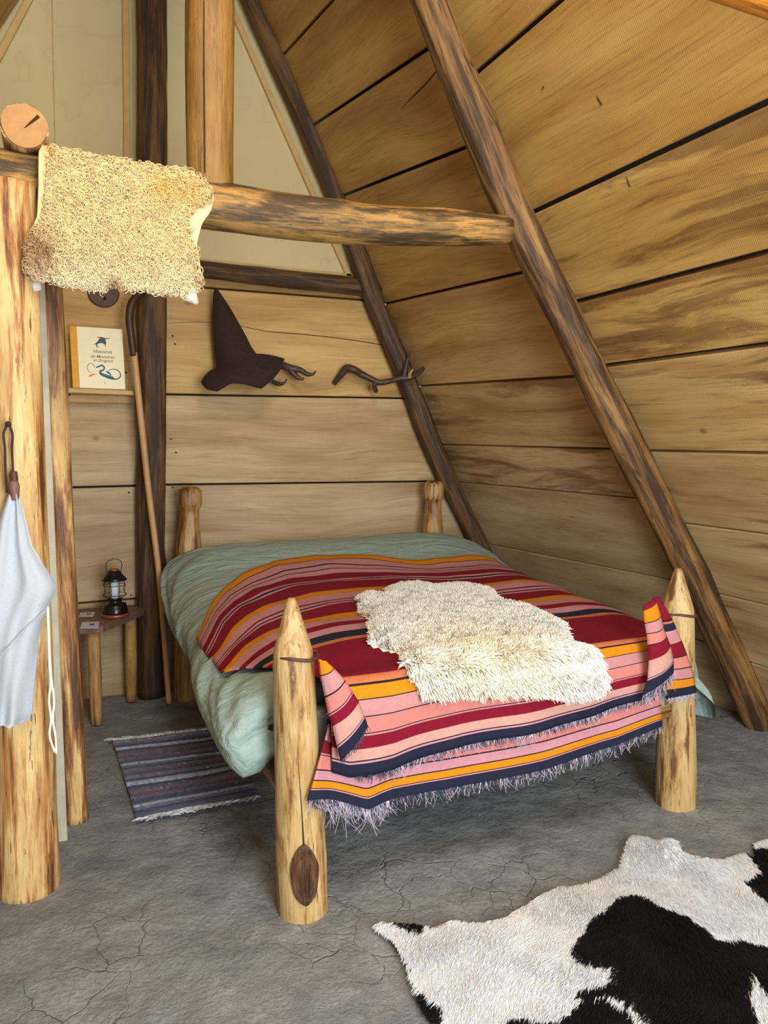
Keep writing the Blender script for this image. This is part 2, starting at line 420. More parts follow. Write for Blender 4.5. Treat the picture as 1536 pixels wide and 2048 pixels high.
def board(name, Q4, nrm, th, mat, parent=None, seed=0, hue=None, gap=.004, cham=.004, inset=0.0, grain=None):
    # Q4: four corners of the visible face (start-low, end-low, end-high, start-high); grain along start->end
    Q = np.asarray(Q4, float); n = np.asarray(nrm, float); n /= np.linalg.norm(n)
    c = Q.mean(0)
    ex = (Q[1] - Q[0]) + (Q[2] - Q[3]) if grain is None else np.asarray(grain, float); ex /= np.linalg.norm(ex); ey = np.cross(n, ex)
    Qi = Q + 0
    for k in range(4):
        d = c - Q[k]; sy = np.sign(d @ ey); sx = np.sign(d @ ex); Qi[k] = Q[k] + ey * sy * cham + ex * sx * cham
    front = Qi + n * cham; mid_ = Q; back = Q - n * th
    V = np.vstack([front, mid_, back])
    Fs = [(0, 1, 2, 3)] + [(4 + k, 4 + (k + 1) % 4, (k + 1) % 4, k) for k in range(4)] + [(8 + k, 8 + (k + 1) % 4, 4 + (k + 1) % 4, 4 + k) for k in range(4)] + [(11, 10, 9, 8)]
    off = np.array([seed * 5.13, seed * 2.71, seed * 1.37])
    G = [((v - Q[0]) @ ex, (v - Q[0]) @ ey, (v - Q[0]) @ n) + off for v in V]
    return mesh(name, V, Fs, mat, parent, False, G, hue=hue)
def box(name, lo, hi, mat, parent=None, bev=.003):
    lo = np.array(lo, float); hi = np.array(hi, float)
    Q = [(lo[0], lo[1], lo[2]), (hi[0], lo[1], lo[2]), (hi[0], lo[1], hi[2]), (lo[0], lo[1], hi[2])]
    return board(name, Q, (0, -1, 0), hi[1] - lo[1], mat, parent, 0, None, 0, bev)
def strands_mesh(name, paths, rad, mat, parent, col):
    # paths (n,k,3); rad (k,) or (n,k); triangular section
    n, k, _ = paths.shape
    T = np.gradient(paths, axis=1); T /= np.linalg.norm(T, axis=2)[..., None] + 1e-9
    ref = RNG.normal(size=(n, 1, 3)); A = np.cross(T, ref); A /= np.linalg.norm(A, axis=2)[..., None] + 1e-9; B = np.cross(T, A)
    rad = np.broadcast_to(np.asarray(rad), (n, k))[..., None]
    ring = [paths + (A * math.cos(a) + B * math.sin(a)) * rad for a in (0, 2.094, 4.189)]
    V = np.stack(ring, 2).reshape(-1, 3)
    base = (np.arange(n) * k * 3)[:, None, None, None]; i = np.arange(k - 1)[None, :, None, None]; j = np.arange(3)[None, None, :, None]
    j2 = (j + 1) % 3
    Fc = np.concatenate([base + i * 3 + j, base + i * 3 + j2, base + (i + 1) * 3 + j2, base + (i + 1) * 3 + j], 3).reshape(-1, 4)
    C = np.repeat(np.asarray(col), k * 3, axis=0)
    o = mesh(name, V, Fc, mat, parent, True, col=C); tag(o, kind='stuff')
    return o
def in_poly(x, y, poly):
    poly = np.asarray(poly); inside = np.zeros(np.shape(x), bool); j = len(poly) - 1
    for i in range(len(poly)):
        xi, yi = poly[i]; xj, yj = poly[j]
        cond = ((yi > y) != (yj > y)) & (x < (xj - xi) * (y - yi) / (yj - yi + 1e-12) + xi); inside ^= cond; j = i
    return inside
def poly_dist(x, y, poly):
    poly = np.asarray(poly); d = np.full(np.shape(x), 1e9)
    for i in range(len(poly)):
        a = poly[i - 1]; b_ = poly[i]; ab = b_ - a
        t = np.clip(((x - a[0]) * ab[0] + (y - a[1]) * ab[1]) / (ab @ ab + 1e-12), 0, 1)
        d = np.minimum(d, np.hypot(x - a[0] - t * ab[0], y - a[1] - t * ab[1]))
    return d

# ================================================================== THE SETTING
# floor: uneven trodden clay
nx, ny = 300, 300
xs = np.linspace(-3.2, 4.4, nx); ys = np.linspace(-2.2, 5.0, ny)
FX, FY = (a.ravel() for a in np.meshgrid(xs, ys))
FZ = .009 * vn(FX, FY, .3, 1.4) + .005 * vn(FX, FY, 3.3, 4.5) + .0035 * vn(FX, FY, 7.3, 11) + .002 * vn(FX, FY, 9.3, 24) - .007
gi = np.arange((ny - 1) * nx).reshape(ny - 1, nx)[:, :-1].ravel()
o = mesh('floor', np.stack([FX, FY, FZ], 1), np.stack([gi, gi + 1, gi + nx + 1, gi + nx], 1), M['floor']); tag(o, kind='structure')

YW = 4.54                      # inner face of the back wall
def roof_gable_x(z): return 3.07 - .494 * z
def roof_main_x(z): return 3.33 - .59 * z
XR = .55                       # ridge line
YJ = 2.87                      # where the roof boards butt, behind the thick rafter
# back wall
zt = 2.33
bk = mesh('wall_back', [(-2.1, YW + .05, -.05), (3.2, YW + .05, -.05), (1.95, YW + .05, 2.45), (-.9, YW + .05, 2.45),
                        (-2.1, YW + .07, -.05), (3.2, YW + .07, -.05), (1.95, YW + .07, 2.45), (-.9, YW + .07, 2.45)],
          [(0, 1, 2, 3), (7, 6, 5, 4), (0, 4, 5, 1), (1, 5, 6, 2), (2, 6, 7, 3), (3, 7, 4, 0)], M['backing'], None, False)
tag(bk, 'pale horizontal board wall behind the bed head', None, None, 'structure')
def wall_plank(z0, z1, x0, x1a, x1b, seed, hue, dz=(0, 0)):
    g = .0055
    return board('plank', [(x0, YW, z0 + g), (x1a, YW, z0 + g + dz[0]), (x1b, YW, z1 - g + dz[1]), (x0, YW, z1 - g)], (0, -1, 0), .045, M['plank'], bk, seed, hue)
zs = [(-.04, .62, (.12, .1, .8, 1), (0, 0)), (.62, 1.19, (.3, .05, .75, 1), (0, -.02)), (1.19, 1.702, (.38, .25, .42, 1), (-.02, .01)),
      (1.702, 2.312, (.34, .75, .1, 1), (.01, 0)), (2.312, 2.40, (.1, .7, .1, 1), (0, 0))]
for k, (a, b_, hue, dz) in enumerate(zs):
    wall_plank(a, b_, .52, roof_gable_x(a) - .02, roof_gable_x(b_) - .02, 3 + k, hue, dz)
zl = [(-.04, .538, (.15, .1, .65, 1), (0, .003)), (.538, 1.181, (.36, .1, .75, 1), (.003, .006)), (1.181, 1.712, (.4, .2, .65, 1), (.006, -.005)),
      (1.712, 2.40, (.3, .85, .1, 1), (-.005, 0))]
for k, (a, b_, hue, dz) in enumerate(zl):
    wall_plank(a, b_, -(roof_gable_x(a) - 2 * XR) + .02, .47, .47, 23 + k, hue, dz)
# split in the upper board behind the hat
crk = [PY(x, y, YW - .006) for x, y in [(338, 646), (400, 644), (470, 650), (530, 662), (600, 668), (690, 678), (772, 691)]]
tube('split', crk, [.0006, .0012, .001, .0022, .0026, .0022, .003], M['crack'], bk, 5, .02)
for px, py in [(345, 672), (350, 688), (342, 878), (352, 905), (246, 800), (262, 1190), (258, 985), (252, 745), (345, 975), (250, 1205)]:
    p = PY(px, py, YW - .005); o = lathe('nail_head', p, [(.005, -.004), (.005, .004)], M['peg'], bk, 8)

# canvas infill of the gable
zt2 = 2.40; apx = (3.07 - XR) / .494
def canvas_panel(x_in, side):
    V, n = [], 14
    for i in range(n + 1):
        z = zt2 + (apx - .02 - zt2) * i / n; xe = roof_gable_x(z) - .03
        if side < 0: xe = 2 * XR - xe
        for j in range(9):
            x = x_in + (xe - x_in) * j / 8
            V.append((x, YW + .012 + .004 * nz((x, 0, z), 2.5), z))
    return mesh('canvas_panel', V, grid_faces(n + 1, 9) if side > 0 else [f[::-1] for f in grid_faces(n + 1, 9)], M['canvas'], bk)
canvas_panel(XR, 1); canvas_panel(XR, -1)
# canvas sewing seam in the left half
tube('seam', [PY(104, 0, YW + .004), PY(107, 150, YW + .004), PY(110, 290, YW + .004)], .0016, M['batten'], bk, 5, .05)
def strip(name, a, b_, wd, th, mat, parent, y=YW):
    a = np.array(a, float); b_ = np.array(b_, float); d = b_ - a; d /= np.linalg.norm(d); pn = np.cross(d, (0, -1, 0)) * wd
    return board(name, [a - pn, b_ - pn, b_ + pn, a + pn], (0, -1, 0), th, mat, parent, 0, None, 0, .002)
for sgn in (1, -1):
    f = (lambda x: x) if sgn > 0 else (lambda x: 2 * XR - x)
    strip('batten', (f(roof_gable_x(2.40) - .135), YW - .012, 2.40), (f(roof_gable_x(4.7) - .135), YW - .012, 4.7), .016, .02, M['batten'], bk)
    strip('batten', (XR + sgn * .10 - .02, YW - .012, 2.40), (XR + sgn * .10 + .02, YW - .012, 4.4), .016, .02, M['batten'], bk)
strip('batten', (.6, YW - .012, 2.462), (1.86, YW - .012, 2.452), .008, .02, M['batten'], bk)

# right roof slope, boards between the rafters
ws = mesh('wall_right', [(roof_main_x(-.05) + .06, -1.3, -.05), (roof_main_x(-.05) + .06, YJ, -.05), (roof_gable_x(-.05) + .06, YW + .1, -.05),
                         (roof_main_x(4.72) + .06, -1.3, 4.72), (roof_main_x(4.72) + .06, YJ, 4.72), (roof_gable_x(4.72) + .16, YW + .1, 4.72),
                         (roof_main_x(-.05) + .09, -1.3, -.05), (roof_main_x(-.05) + .09, YJ, -.05), (roof_gable_x(-.05) + .09, YW + .1, -.05),
                         (roof_main_x(4.72) + .09, -1.3, 4.72), (roof_main_x(4.72) + .09, YJ, 4.72), (roof_gable_x(4.72) + .19, YW + .1, 4.72)],
          [(0, 3, 4, 1), (1, 4, 5, 2), (6, 7, 10, 9), (7, 8, 11, 10), (3, 9, 10, 4), (4, 10, 11, 5), (0, 6, 9, 3), (2, 5, 11, 8), (0, 1, 7, 6), (1, 2, 8, 7)], M['roofpaper'], None, False)
tag(ws, 'sloping board roof wall to the right of the bed', None, None, 'structure')
NR = np.array([-1, 0, -.59]); NR = NR / np.linalg.norm(NR)
bay1 = [(-.05, -.05), (.40, .40), (.74, .735), (1.165, 1.16), (1.412, 1.40), (1.79, 1.74), (2.29, 2.20), (2.90, 2.70), (3.27, 3.06), (3.62, 3.42), (4.05, 3.85), (4.55, 4.40)]
hue1 = [(.2, .1, .75, 1), (.2, .1, .7, 1), (.3, .15, .65, 1), (.68, .25, .45, 1), (.62, .45, .3, 1), (.5, .6, .1, 1), (.55, .75, 0, 1), (.4, .8, 0, 1), (.42, .9, 0, 1), (.42, .9, 0, 1), (.42, .9, 0, 1)]
for k in range(len(bay1) - 1):
    g = .007 if k > 3 else .004
    (a0, a1), (b0, b1) = bay1[k], bay1[k + 1]
    Y1, Y2 = YW + .02, YJ + .004
    board('plank', [(roof_gable_x(a0 + g), Y1, a0 + g), (roof_main_x(a1 + g), Y2, a1 + g), (roof_main_x(b1 - g), Y2, b1 - g), (roof_gable_x(b0 - g), Y1, b0 - g)], NR, .035, M['plank'], ws, 40 + k, hue1[k])
bay2 = [-.05, .36, .715, 1.06, 1.395, 1.775, 2.045, 2.405, 2.905, 3.3, 3.75, 4.3, 4.6]
hue2 = [(.5, .2, .45, 1), (.55, .2, .45, 1), (.62, .25, .4, 1), (.6, .4, .3, 1), (.64, .6, .15, 1), (.79, .8, 0, 1), (.70, .85, 0, 1), (.5, .9, 0, 1), (.35, .9, 0, 1), (.4, .9, 0, 1), (.4, .9, 0, 1), (.4, .9, 0, 1)]
for k in range(len(bay2) - 1):
    g = .008 if k > 3 else .004
    a, b_ = bay2[k] + g, bay2[k + 1] - g
    for (Y1, Y2, sd) in ((YJ - .004, 1.0, 60), (.99, -1.3, 80)):
        board('plank', [(roof_main_x(a), Y1, a), (roof_main_x(a), Y2, a), (roof_main_x(b_), Y2, b_), (roof_main_x(b_), Y1, b_)], NR, .035, M['plank'], ws, sd + k, hue2[k])
def on_roof(px, py):
    d = FW + RT * (px - CX) / F_PX - UP * (py - CY) / F_PX; a, b_ = 1.0, 12.0
    def g(t):
        p = CAM + d * t; k = np.clip((p[1] - YJ) / (YW - YJ), 0, 1); return p[0] - (roof_main_x(p[2]) * (1 - k) + roof_gable_x(p[2]) * k)
    for _ in range(50):
        m_ = (a + b_) / 2
        if g(m_) < 0: a = m_
        else: b_ = m_
    return CAM + d * a + NR * .006
for pts in ([(803, 218), (828, 192), (852, 168), (876, 140)], [(912, 372), (930, 356), (952, 344)], [(1085, 180), (1090, 172)], [(1196, 190), (1201, 200), (1206, 208)], [(1255, 352), (1262, 372)]):
    tube('split', [on_roof(*p) for p in pts], [.0008] + [.0028] * (len(pts) - 2) + [.0022], M['crack'], ws, 5, .02)
# left roof slope (mirror side, mostly outside the picture)
wl = mesh('wall_left', [(2 * XR - roof_main_x(z) - d, y, z) for d in (.06, .09) for z in (-.05, 4.72) for y in (-1.3, YW + .1)],
          [(0, 1, 3, 2), (4, 6, 7, 5), (0, 4, 5, 1), (2, 3, 7, 6), (0, 2, 6, 4), (1, 5, 7, 3)], M['roofpaper'], None, False)
tag(wl, 'sloping board roof wall at the far left edge', None, None, 'structure')
NL = np.array([1, 0, -.59]); NL = NL / np.linalg.norm(NL)
for k in range(len(bay2) - 1):
    a, b_ = bay2[k] + .007, bay2[k + 1] - .007; f = lambda z: 2 * XR - roof_main_x(z)
    for (Y1, Y2, sd) in ((-1.3, 1.0, 100), (1.01, 2.72, 120), (2.73, YW - .01, 140)):
        board('plank', [(f(a), Y1, a), (f(a), Y2, a), (f(b_), Y2, b_), (f(b_), Y1, b_)], NL, .035, M['plank'], wl, sd + k, hue2[k])

# ------------------------------------------------------------------ timber frame
def rafter(name, px, Yc, R, mat, label, seed, top=None, knots=(), group=None, mirror=False, seg=22):
    P = [PY(x, y, Yc) for x, y in px]
    if top is not None: P = [np.array(top, float)] + P
    # run the foot on to the floor
    d = P[-1] - P[-2]; 
    if P[-1][2] > 0.02: P.append(P[-1] + d * (P[-1][2] + .02) / (-d[2]))
    if mirror: P = [np.array([2 * XR - p[0], p[1], p[2]]) for p in P]
    o = log(name, P, np.interp(np.linspace(0, 1, len(P)), np.linspace(0, 1, len(R)), R), mat, None, seg, .04, .13, seed, 1.0, knots)
    return tag(o, label, 'rafter', group)
R1 = [(503, 0), (590, 195), (668, 380), (745, 590), (802, 730), (860, 880), (920, 1010), (972, 1120)]
rafter('rafter_pole', R1, 4.44, [.052, .055, .06, .06, .058, .056], M['log_rafter_dark'], 'thin dark rafter pole sloping along the back gable wall behind the bed', 11, (XR + .06, 4.44, 4.95))
R2 = [(855, 0), (948, 230), (1045, 460), (1115, 605), (1198, 775), (1275, 930), (1348, 1070), (1420, 1225), (1500, 1405)]
rafter('rafter_pole', R2, 2.73, [.064, .068, .072, .072, .074, .076, .078], M['log_rafter'], 'thick knotty rafter pole crossing the sloping boards right of the bed', 12, (XR + .1, 2.73, 4.5), [(1.9, 3.6, .16), (2.95, 4.2, .2), (3.1, 3.2, .12)])
rafter('rafter_pole', R1, 4.44, [.052, .055, .06, .06], M['log_king'], 'brown rafter pole in the top left corner beside the canvas', 13, (XR + .06, 4.44, 4.95), mirror=True)

tie = log('tie_beam', [(-.95, 2.73, 2.30), (-.4, 2.73, 2.285), (-.12, 2.73, 2.27), (.25, 2.73, 2.262), (.55, 2.73, 2.245), (1.04, 2.73, 2.243), (1.45, 2.73, 2.268), (1.72, 2.73, 2.288)],
          [.064, .068, .072, .076, .078, .074, .07, .058], M['log_beam'], None, 24, .045, .08, 15, 1.0, [(1.95, 2.2, .1), (2.35, 1.4, .12)])
tag(tie, 'thick horizontal log beam crossing the room under the king post', 'beam')
o = log('tie_beam', [(-.6, 1.36, 2.46), (.6, 1.36, 2.49), (1.3, 1.36, 2.49), (1.85, 1.36, 2.475)], [.06, .062, .062, .06], M['log_orange'], None, 20, .06, .06, 16)
tag(o, 'orange log beam just showing in the top right corner', 'beam')
o = log('wall_plate', [(-.95, 4.475, 2.40), (.2, 4.475, 2.40), (.8, 4.475, 2.398), (1.4, 4.475, 2.385), (1.90, 4.475, 2.372)], [.05, .05, .047, .052, .056], M['log_rafter_dark'], None, 18, .05, .12, 17)
tag(o, 'dark barked log along the top of the back board wall above the hat', 'beam')
king = log('king_post', [(.541, 2.76, 2.285), (.545, 2.76, 2.6), (.55, 2.76, 2.86), (.552, 2.76, 3.1), (.55, 2.76, 4.3)], [.080, .080, .083, .079, .075], M['log_king'], None, 24, .04, .04, 18, 1.0, [(.62, 4.9, .1)])
tag(king, 'amber peeled king post standing on the horizontal log beam', 'post')
kc = tube('crack', [PY(x, y, 2.677) for x, y in [(408, 0), (408, 120), (409, 240), (410, 345)]], [.0018, .0022, .0024, .002], M['crack'], king, 5, .05)
mp = log('wall_post', [(.478, 4.45, -.02), (.49, 4.45, .6), (.515, 4.45, 1.3), (.535, 4.45, 1.95), (.552, 4.45, 2.6), (.582, 4.45, 3.8), (.585, 4.45, 4.7)], [.078, .078, .077, .078, .078, .077, .07], M['log_rafter_dark'], None, 22, .05, .08, 19, 1.0, [(.75, 3.2, .12)])
tag(mp, 'dark squared upright post against the back wall between shelf and hat', 'post')
lp = log('corner_post', [(-.118, 2.65, -.03), (-.113, 2.65, .3), (-.105, 2.65, .9), (-.10, 2.65, 1.5), (-.098, 2.65, 2.21)], [.096, .093, .088, .085, .088], M['log_pale'], None, 26, .04, .035, 20)
tag(lp, 'thick pale peeled post at the left edge carrying the linen cloth', 'post')
sp = log('slim_post', [(.036, 3.07, -.02), (.034, 3.07, .5), (.024, 3.07, 1.2), (.02, 3.07, 1.8), (.012, 3.07, 2.2)], [.047, .045, .046, .047, .05], M['log_strip'], None, 20, .04, .07, 21, 1.0, [(.28, 5.0, .25), (1.75, 5.6, .15)])
tag(sp, 'slim half-barked post behind the thick pale post', 'post')
js = log('joist_log', [(-.035, 2.66, 2.392), (-.04, 3.4, 2.395), (-.05, 4.4, 2.40)], [.068, .066, .064], M['log_strip'], None, 22, .06, .05, 22)
tag(js, 'short log lying on the beam with its sawn round end facing out', 'log')
Vd = [(-.035, 2.652, 2.392)] + [(-.035 + .064 * math.cos(a) * (1 + .04 * math.sin(3 * a)), 2.654, 2.392 + .064 * math.sin(a)) for a in np.linspace(0, 2 * math.pi, 24, endpoint=False)]
mesh('sawn_end', Vd + [(v[0], 2.664, v[2]) for v in Vd[1:]], [(0, 1 + (j + 1) % 24, 1 + j) for j in range(24)] + [(1 + j, 1 + (j + 1) % 24, 25 + (j + 1) % 24, 25 + j) for j in range(24)], M['cutend'], js, False)
tube('crack', [(-.035, 2.651, 2.385), (-.02, 2.651, 2.40), (.005, 2.651, 2.425)], [.001, .003, .005], M['crack'], js, 6, .01)
# thin partition between the two left posts
pb = empty('partition_board', (-.01, 2.88, 0), 'narrow grey board set edge-on between the two left posts', 'board')
box('board', (-.030, 2.92, -.01), (.004, 3.02, 2.18), M['board_grey'], pb)
tube('edge_rod', [PY(x, y, 2.735) for x, y in [(69, 575), (70, 650), (74, 722)]], .0065, M['white_rod'], pb, 8, .03)
for k, (px, py) in enumerate([(771, 609), (840, 773)]):
    p = PY(px, py, 4.385); lathe('nail_head', p, [(.006, -.005), (.006, .006)], M['nail'], ws, 8)

# ================================================================== THE BED
bed = empty('log_bed', (1.45, 3.3, 0), 'double bed with four rough log posts in the middle of the room', 'bed')
def bedpost(P, R, seed, mat, knots=()):
    return log('post', P, R, mat, bed, 26, .018, .025, seed, 1.0, knots)
def pointed(bx, by, tx, ty, H, seed):
    zz = [-.02, .06, .16, .28, .42, .6, .76, .795, .804, .814, .826, .87, .91, .95, .978, .983]
    rr = [.077, .077, .078, .074, .069, .066, .063, .062, .0585, .0605, .058, .0455, .034, .0225, .0145, .010]
    P = [(bx + (tx - bx) * z / H, by + (ty - by) * z / H, z * H / .985) for z in zz]
    return bedpost(P, rr, seed, M['log_bed'], [(.55, 4.0, .05)])
fl = pointed(.668, 2.18, .642, 2.18, .98, 31)
fr = pointed(2.243, 2.25, 2.215, 2.25, .955, 33)
for o_, (px, py, yy, rr) in ((fl, (593, 1310, 2.18, .0625)), (fr, (1357, 1226, 2.25, .0615))):
    c = PY(px, py, yy)
    ringp = [(c[0] + rr * math.cos(a), yy + rr * math.sin(a), c[2] + .006 * math.sin(a * 2)) for a in np.linspace(0, 2 * math.pi, 40)]
    tube('thong', ringp, .0055, M['twine'], o_, 7, .012)
def knobbed(bx, by, tx, ty, H, seed, k=1.0):
    zz = [-.02, .3, .6, .8, .9, .98, 1.03, 1.062, 1.072, 1.085, 1.13, 1.165, 1.183, 1.19]
    rr = [.062, .066, .075, .073, .066, .056, .052, .051, .060, .065, .066, .064, .056, .04]
    P = [(bx + (tx - bx) * z / 1.193, by + (ty - by) * z / 1.193, z * H / 1.193) for z in zz]
    return bedpost(P, [r * k for r in rr], seed, M['log_bed_dark'])
knobbed(.645, 4.33, .705, 4.34, 1.19, 35)
knobbed(2.19, 4.34, 2.222, 4.34, 1.19, 37, .98)
for (a, b_, sd) in (((.66, 2.2, .40), (2.24, 2.26, .40), 41), ((.65, 2.2, .36), (.65, 4.33, .36), 42), ((2.24, 2.26, .36), (2.2, 4.33, .36), 43), ((.66, 4.34, .40), (2.2, 4.34, .40), 44)):
    log('rail', [a, tuple((np.array(a) + np.array(b_)) / 2), b_], [.042, .045, .042], M['log_bed_dark'], bed, 14, .1, .05, sd)
box('mattress', (.73, 2.24, .40), (2.16, 4.27, .60), M['matt'], bed, .02)
# the big knot low on the front post
KN = np.array([-.29, -.957, 0]); KN /= np.linalg.norm(KN); KT = np.array([-KN[1], KN[0], 0])
def on_front_post(off, z, d=0.0):
    c = np.array([.668 + (.642 - .668) * z / .98, 2.18, z]); r = interp(z, [0, .06, .16, .28, .42, .6], [.077, .077, .078, .074, .069, .066]) + d
    a = off / .075; return c + KN * r * math.cos(a) + KT * r * math.sin(a)
def knot_patch(parent):
    V, n = [], 30
    rings = [(1.0, -.003), (.96, .006), (.88, .0095), (.80, .006), (.68, .003), (.45, .006), (.22, .008)]
    for (s, d) in rings:
        for j in range(n):
            a = 2 * math.pi * j / n; ca, sa = math.cos(a), math.sin(a)
            ex = .040 * s * math.copysign(abs(ca) ** 1.35, ca) * (1 + .12 * nz((ca, sa, s), 2)); ez = .098 * s * math.copysign(abs(sa) ** .9, sa)
            V.append(on_front_post(.010 + ex, .150 + ez, d + .0035))
    Fs = grid_faces(len(rings), n, True); V.append(on_front_post(.010, .150, .012)); c0 = len(V) - 1
    for j in range(n): Fs.append(((len(rings) - 1) * n + j, (len(rings) - 1) * n + (j + 1) % n, c0))
    G = [(v[0] * 1.0, v[1], v[2] * 1.0) for v in V]
    return mesh('knot', V, Fs, M['log_knot'], parent, True, G)
M['log_knot'] = mat_log('dark_knot', (122, 84, 52), (84, 54, 34), (50, 34, 24), .56, .35, 2.2, .9)
knot_patch(fl)
tube('crack', [on_front_post(o_, z_, .002) for o_, z_ in [(.004, .50), (.006, .42), (.009, .33), (.010, .245)]], [.0006, .001, .0014, .0028], M['crack'], fl, 5, .02)

# -------- duvet and everything lying on it: one shared bed surface
def zc(Y): return interp(Y, [2.15, 2.25, 2.5, 3.0, 3.5, 3.85, 4.1, 4.25, 4.36], [.685, .70, .725, .738, .752, .80, .862, .875, .80])
def XL(Y): return interp(Y, [2.2, 2.4, 2.7, 3.2, 4.0, 4.3], [.44, .435, .45, .48, .50, .56])
def XRr(Y): return interp(Y, [2.2, 2.6, 3.5, 4.3], [2.40, 2.42, 2.50, 2.58])
def surf_z(X, Y):
    z = zc(Y); xl = XL(Y); D = .17
    x0 = .98
    if X < x0:
        t = min(1.0, (x0 - X) / (x0 - xl)); z -= D * (1 - math.sqrt(max(0, 1 - t ** 2.6)))
    x1 = 2.0; xr = XRr(Y)
    if X > x1:
        t = min(1.0, (X - x1) / (xr - x1)); z -= .24 * (1 - math.sqrt(max(0, 1 - t ** 2.4)))
    z += .010 * nz((X, Y, 1), 2.6) + .004 * nz((X, Y, 5), 7)
    return z
def duvet():
    rows = np.r_[np.linspace(4.385, 4.33, 5), np.linspace(4.30, 2.36, 170), [2.34, 2.32, 2.305, 2.295, 2.29]]
    V = []; nc = None
    for Y in rows:
        endk = max(0.0, (2.36 - Y) / .07)               # rounding at the foot end
        endb = max(0.0, (Y - 4.31) / .075)
        Yc = min(max(Y, 2.3), 4.36)
        xl, xr = XL(Yc), XRr(Yc); zm = zc(Yc) - .17
        hemz = interp(Yc, [2.2, 2.45, 2.6, 2.9, 3.3, 3.7, 4.05, 4.3], [.385, .375, .39, .43, .45, .44, .50, .56]); hemx = xl + .075
        pts = []
        pts += [(hemx + .10, hemz + .05), (hemx + .05, hemz + .012), (hemx, hemz)]
        for t in np.linspace(0.1, 1, 12):               # lower bulge, from hem out to the widest point
            a = t * math.pi / 2; pts.append((hemx - (hemx - xl) * math.sin(a), hemz + (zm - hemz) * t))
        for t in np.linspace(.06, 1, 30):               # round over to the top
            X = xl + (.98 - xl) * (1 - math.cos(t * math.pi / 2)); pts.append((X, surf_z(X, Yc)))
        for X in np.linspace(1.02, 1.98, 26): pts.append((X, surf_z(X, Yc)))
        for t in np.linspace(0, .92, 12):
            X = 2.0 + (xr - 2.0) * math.sin(t * math.pi / 2); pts.append((X, surf_z(X, Yc)))
        zr = surf_z(xr, Yc); hr = interp(Yc, [2.2, 2.5, 4.3], [.27, .27, .32])
        fl_ = interp(Yc, [2.25, 2.5, 3.0], [.13, .08, .02])
        for t in np.linspace(.05, 1, 10): pts.append((xr + .02 * math.sin(t * 3) + fl_ * t, zr + (hr - zr) * t))
        nc = len(pts)
        for j, (X, z) in enumerate(pts):
            p = np.array([X, Y, z])
            # wrinkles: radiating folds over the left edge, soft quilting elsewhere
            if X < 1.1:
                wgt = min(1, (1.1 - X) / .25)
                q = .55 * Y - 1.0 * z + .35 * X
                f = math.sin(q * 95 + 7 * nz((X, Y, z), 2.6)) * .5 + math.sin(q * 43 + 5 * nz((X, Y, z), 1.8) + 1) * .9 + math.sin(q * 19 + 3 * nz((X, Y, z), 1.2))*.9
                amp = .0105 * wgt * (.25 + 1.5 * abs(nz((X + 3, Y, z), 1.9)))
                p += np.array([-f * amp * .8, 0, f * amp * .5])
                p += np.array([-.028 * nz((0, Y, z), 2.3) * wgt, 0, .012 * nz((1, Y * 2, z)) * wgt])
            if X > 2.3: p[0] += .012 * math.sin(Y * 40 + z * 5) * min(1, (X - 2.3) / .1)
            if endk > 0:
                p[0] += (1.2 - p[0]) * .03 * endk ** 3; p[2] += (.56 - p[2]) * .30 * endk ** 3
            if endb > 0: p[2] += (.60 - p[2]) * .5 * endb ** 2
            V.append(p)
    # foot end cap pulled towards the mattress
    nr = len(rows); last = np.array(V[-nc:])
    for (k, dy) in ((.10, -.006), (.28, -.004), (.6, .01)):
        c = np.array([1.4, 0, .56])
        for p in last:
            q = p.copy(); q[0] += (c[0] - q[0]) * k * .22; q[2] += (c[2] - q[2]) * k; q[1] = 2.29 + dy; V.append(q)
        nr += 1
    o = mesh('duvet', V, grid_faces(nr, nc), M['duvet'])
    return o
dv = duvet(); tag(dv, 'sage green puffy duvet covering the bed', 'duvet')

# -------- striped kilim blanket
CR, PK, SA, LI, OR, NV, BK, BE, TH = [lin(c) for c in ((126, 14, 38), (190, 132, 132), (206, 124, 116), (194, 136, 146), (208, 130, 20), (32, 34, 54), (38, 24, 32), (200, 150, 138), (192, 112, 74))]
top_str = [(4.10, OR), (3.865, BK), (3.855, PK), (3.77, BK), (3.755, PK), (3.71, BK), (3.70, LI), (3.64, CR), (3.54, LI), (3.51, BK), (3.485, LI), (3.46, CR), (3.30, OR), (3.235, LI), (3.14, CR), (3.12, LI), (3.09, BK), (3.075, LI), (3.055, CR),
           (2.93, OR), (2.855, PK), (2.765, CR), (2.705, LI), (2.64, BK), (2.635, NV), (2.57, TH), (2.535, CR)]
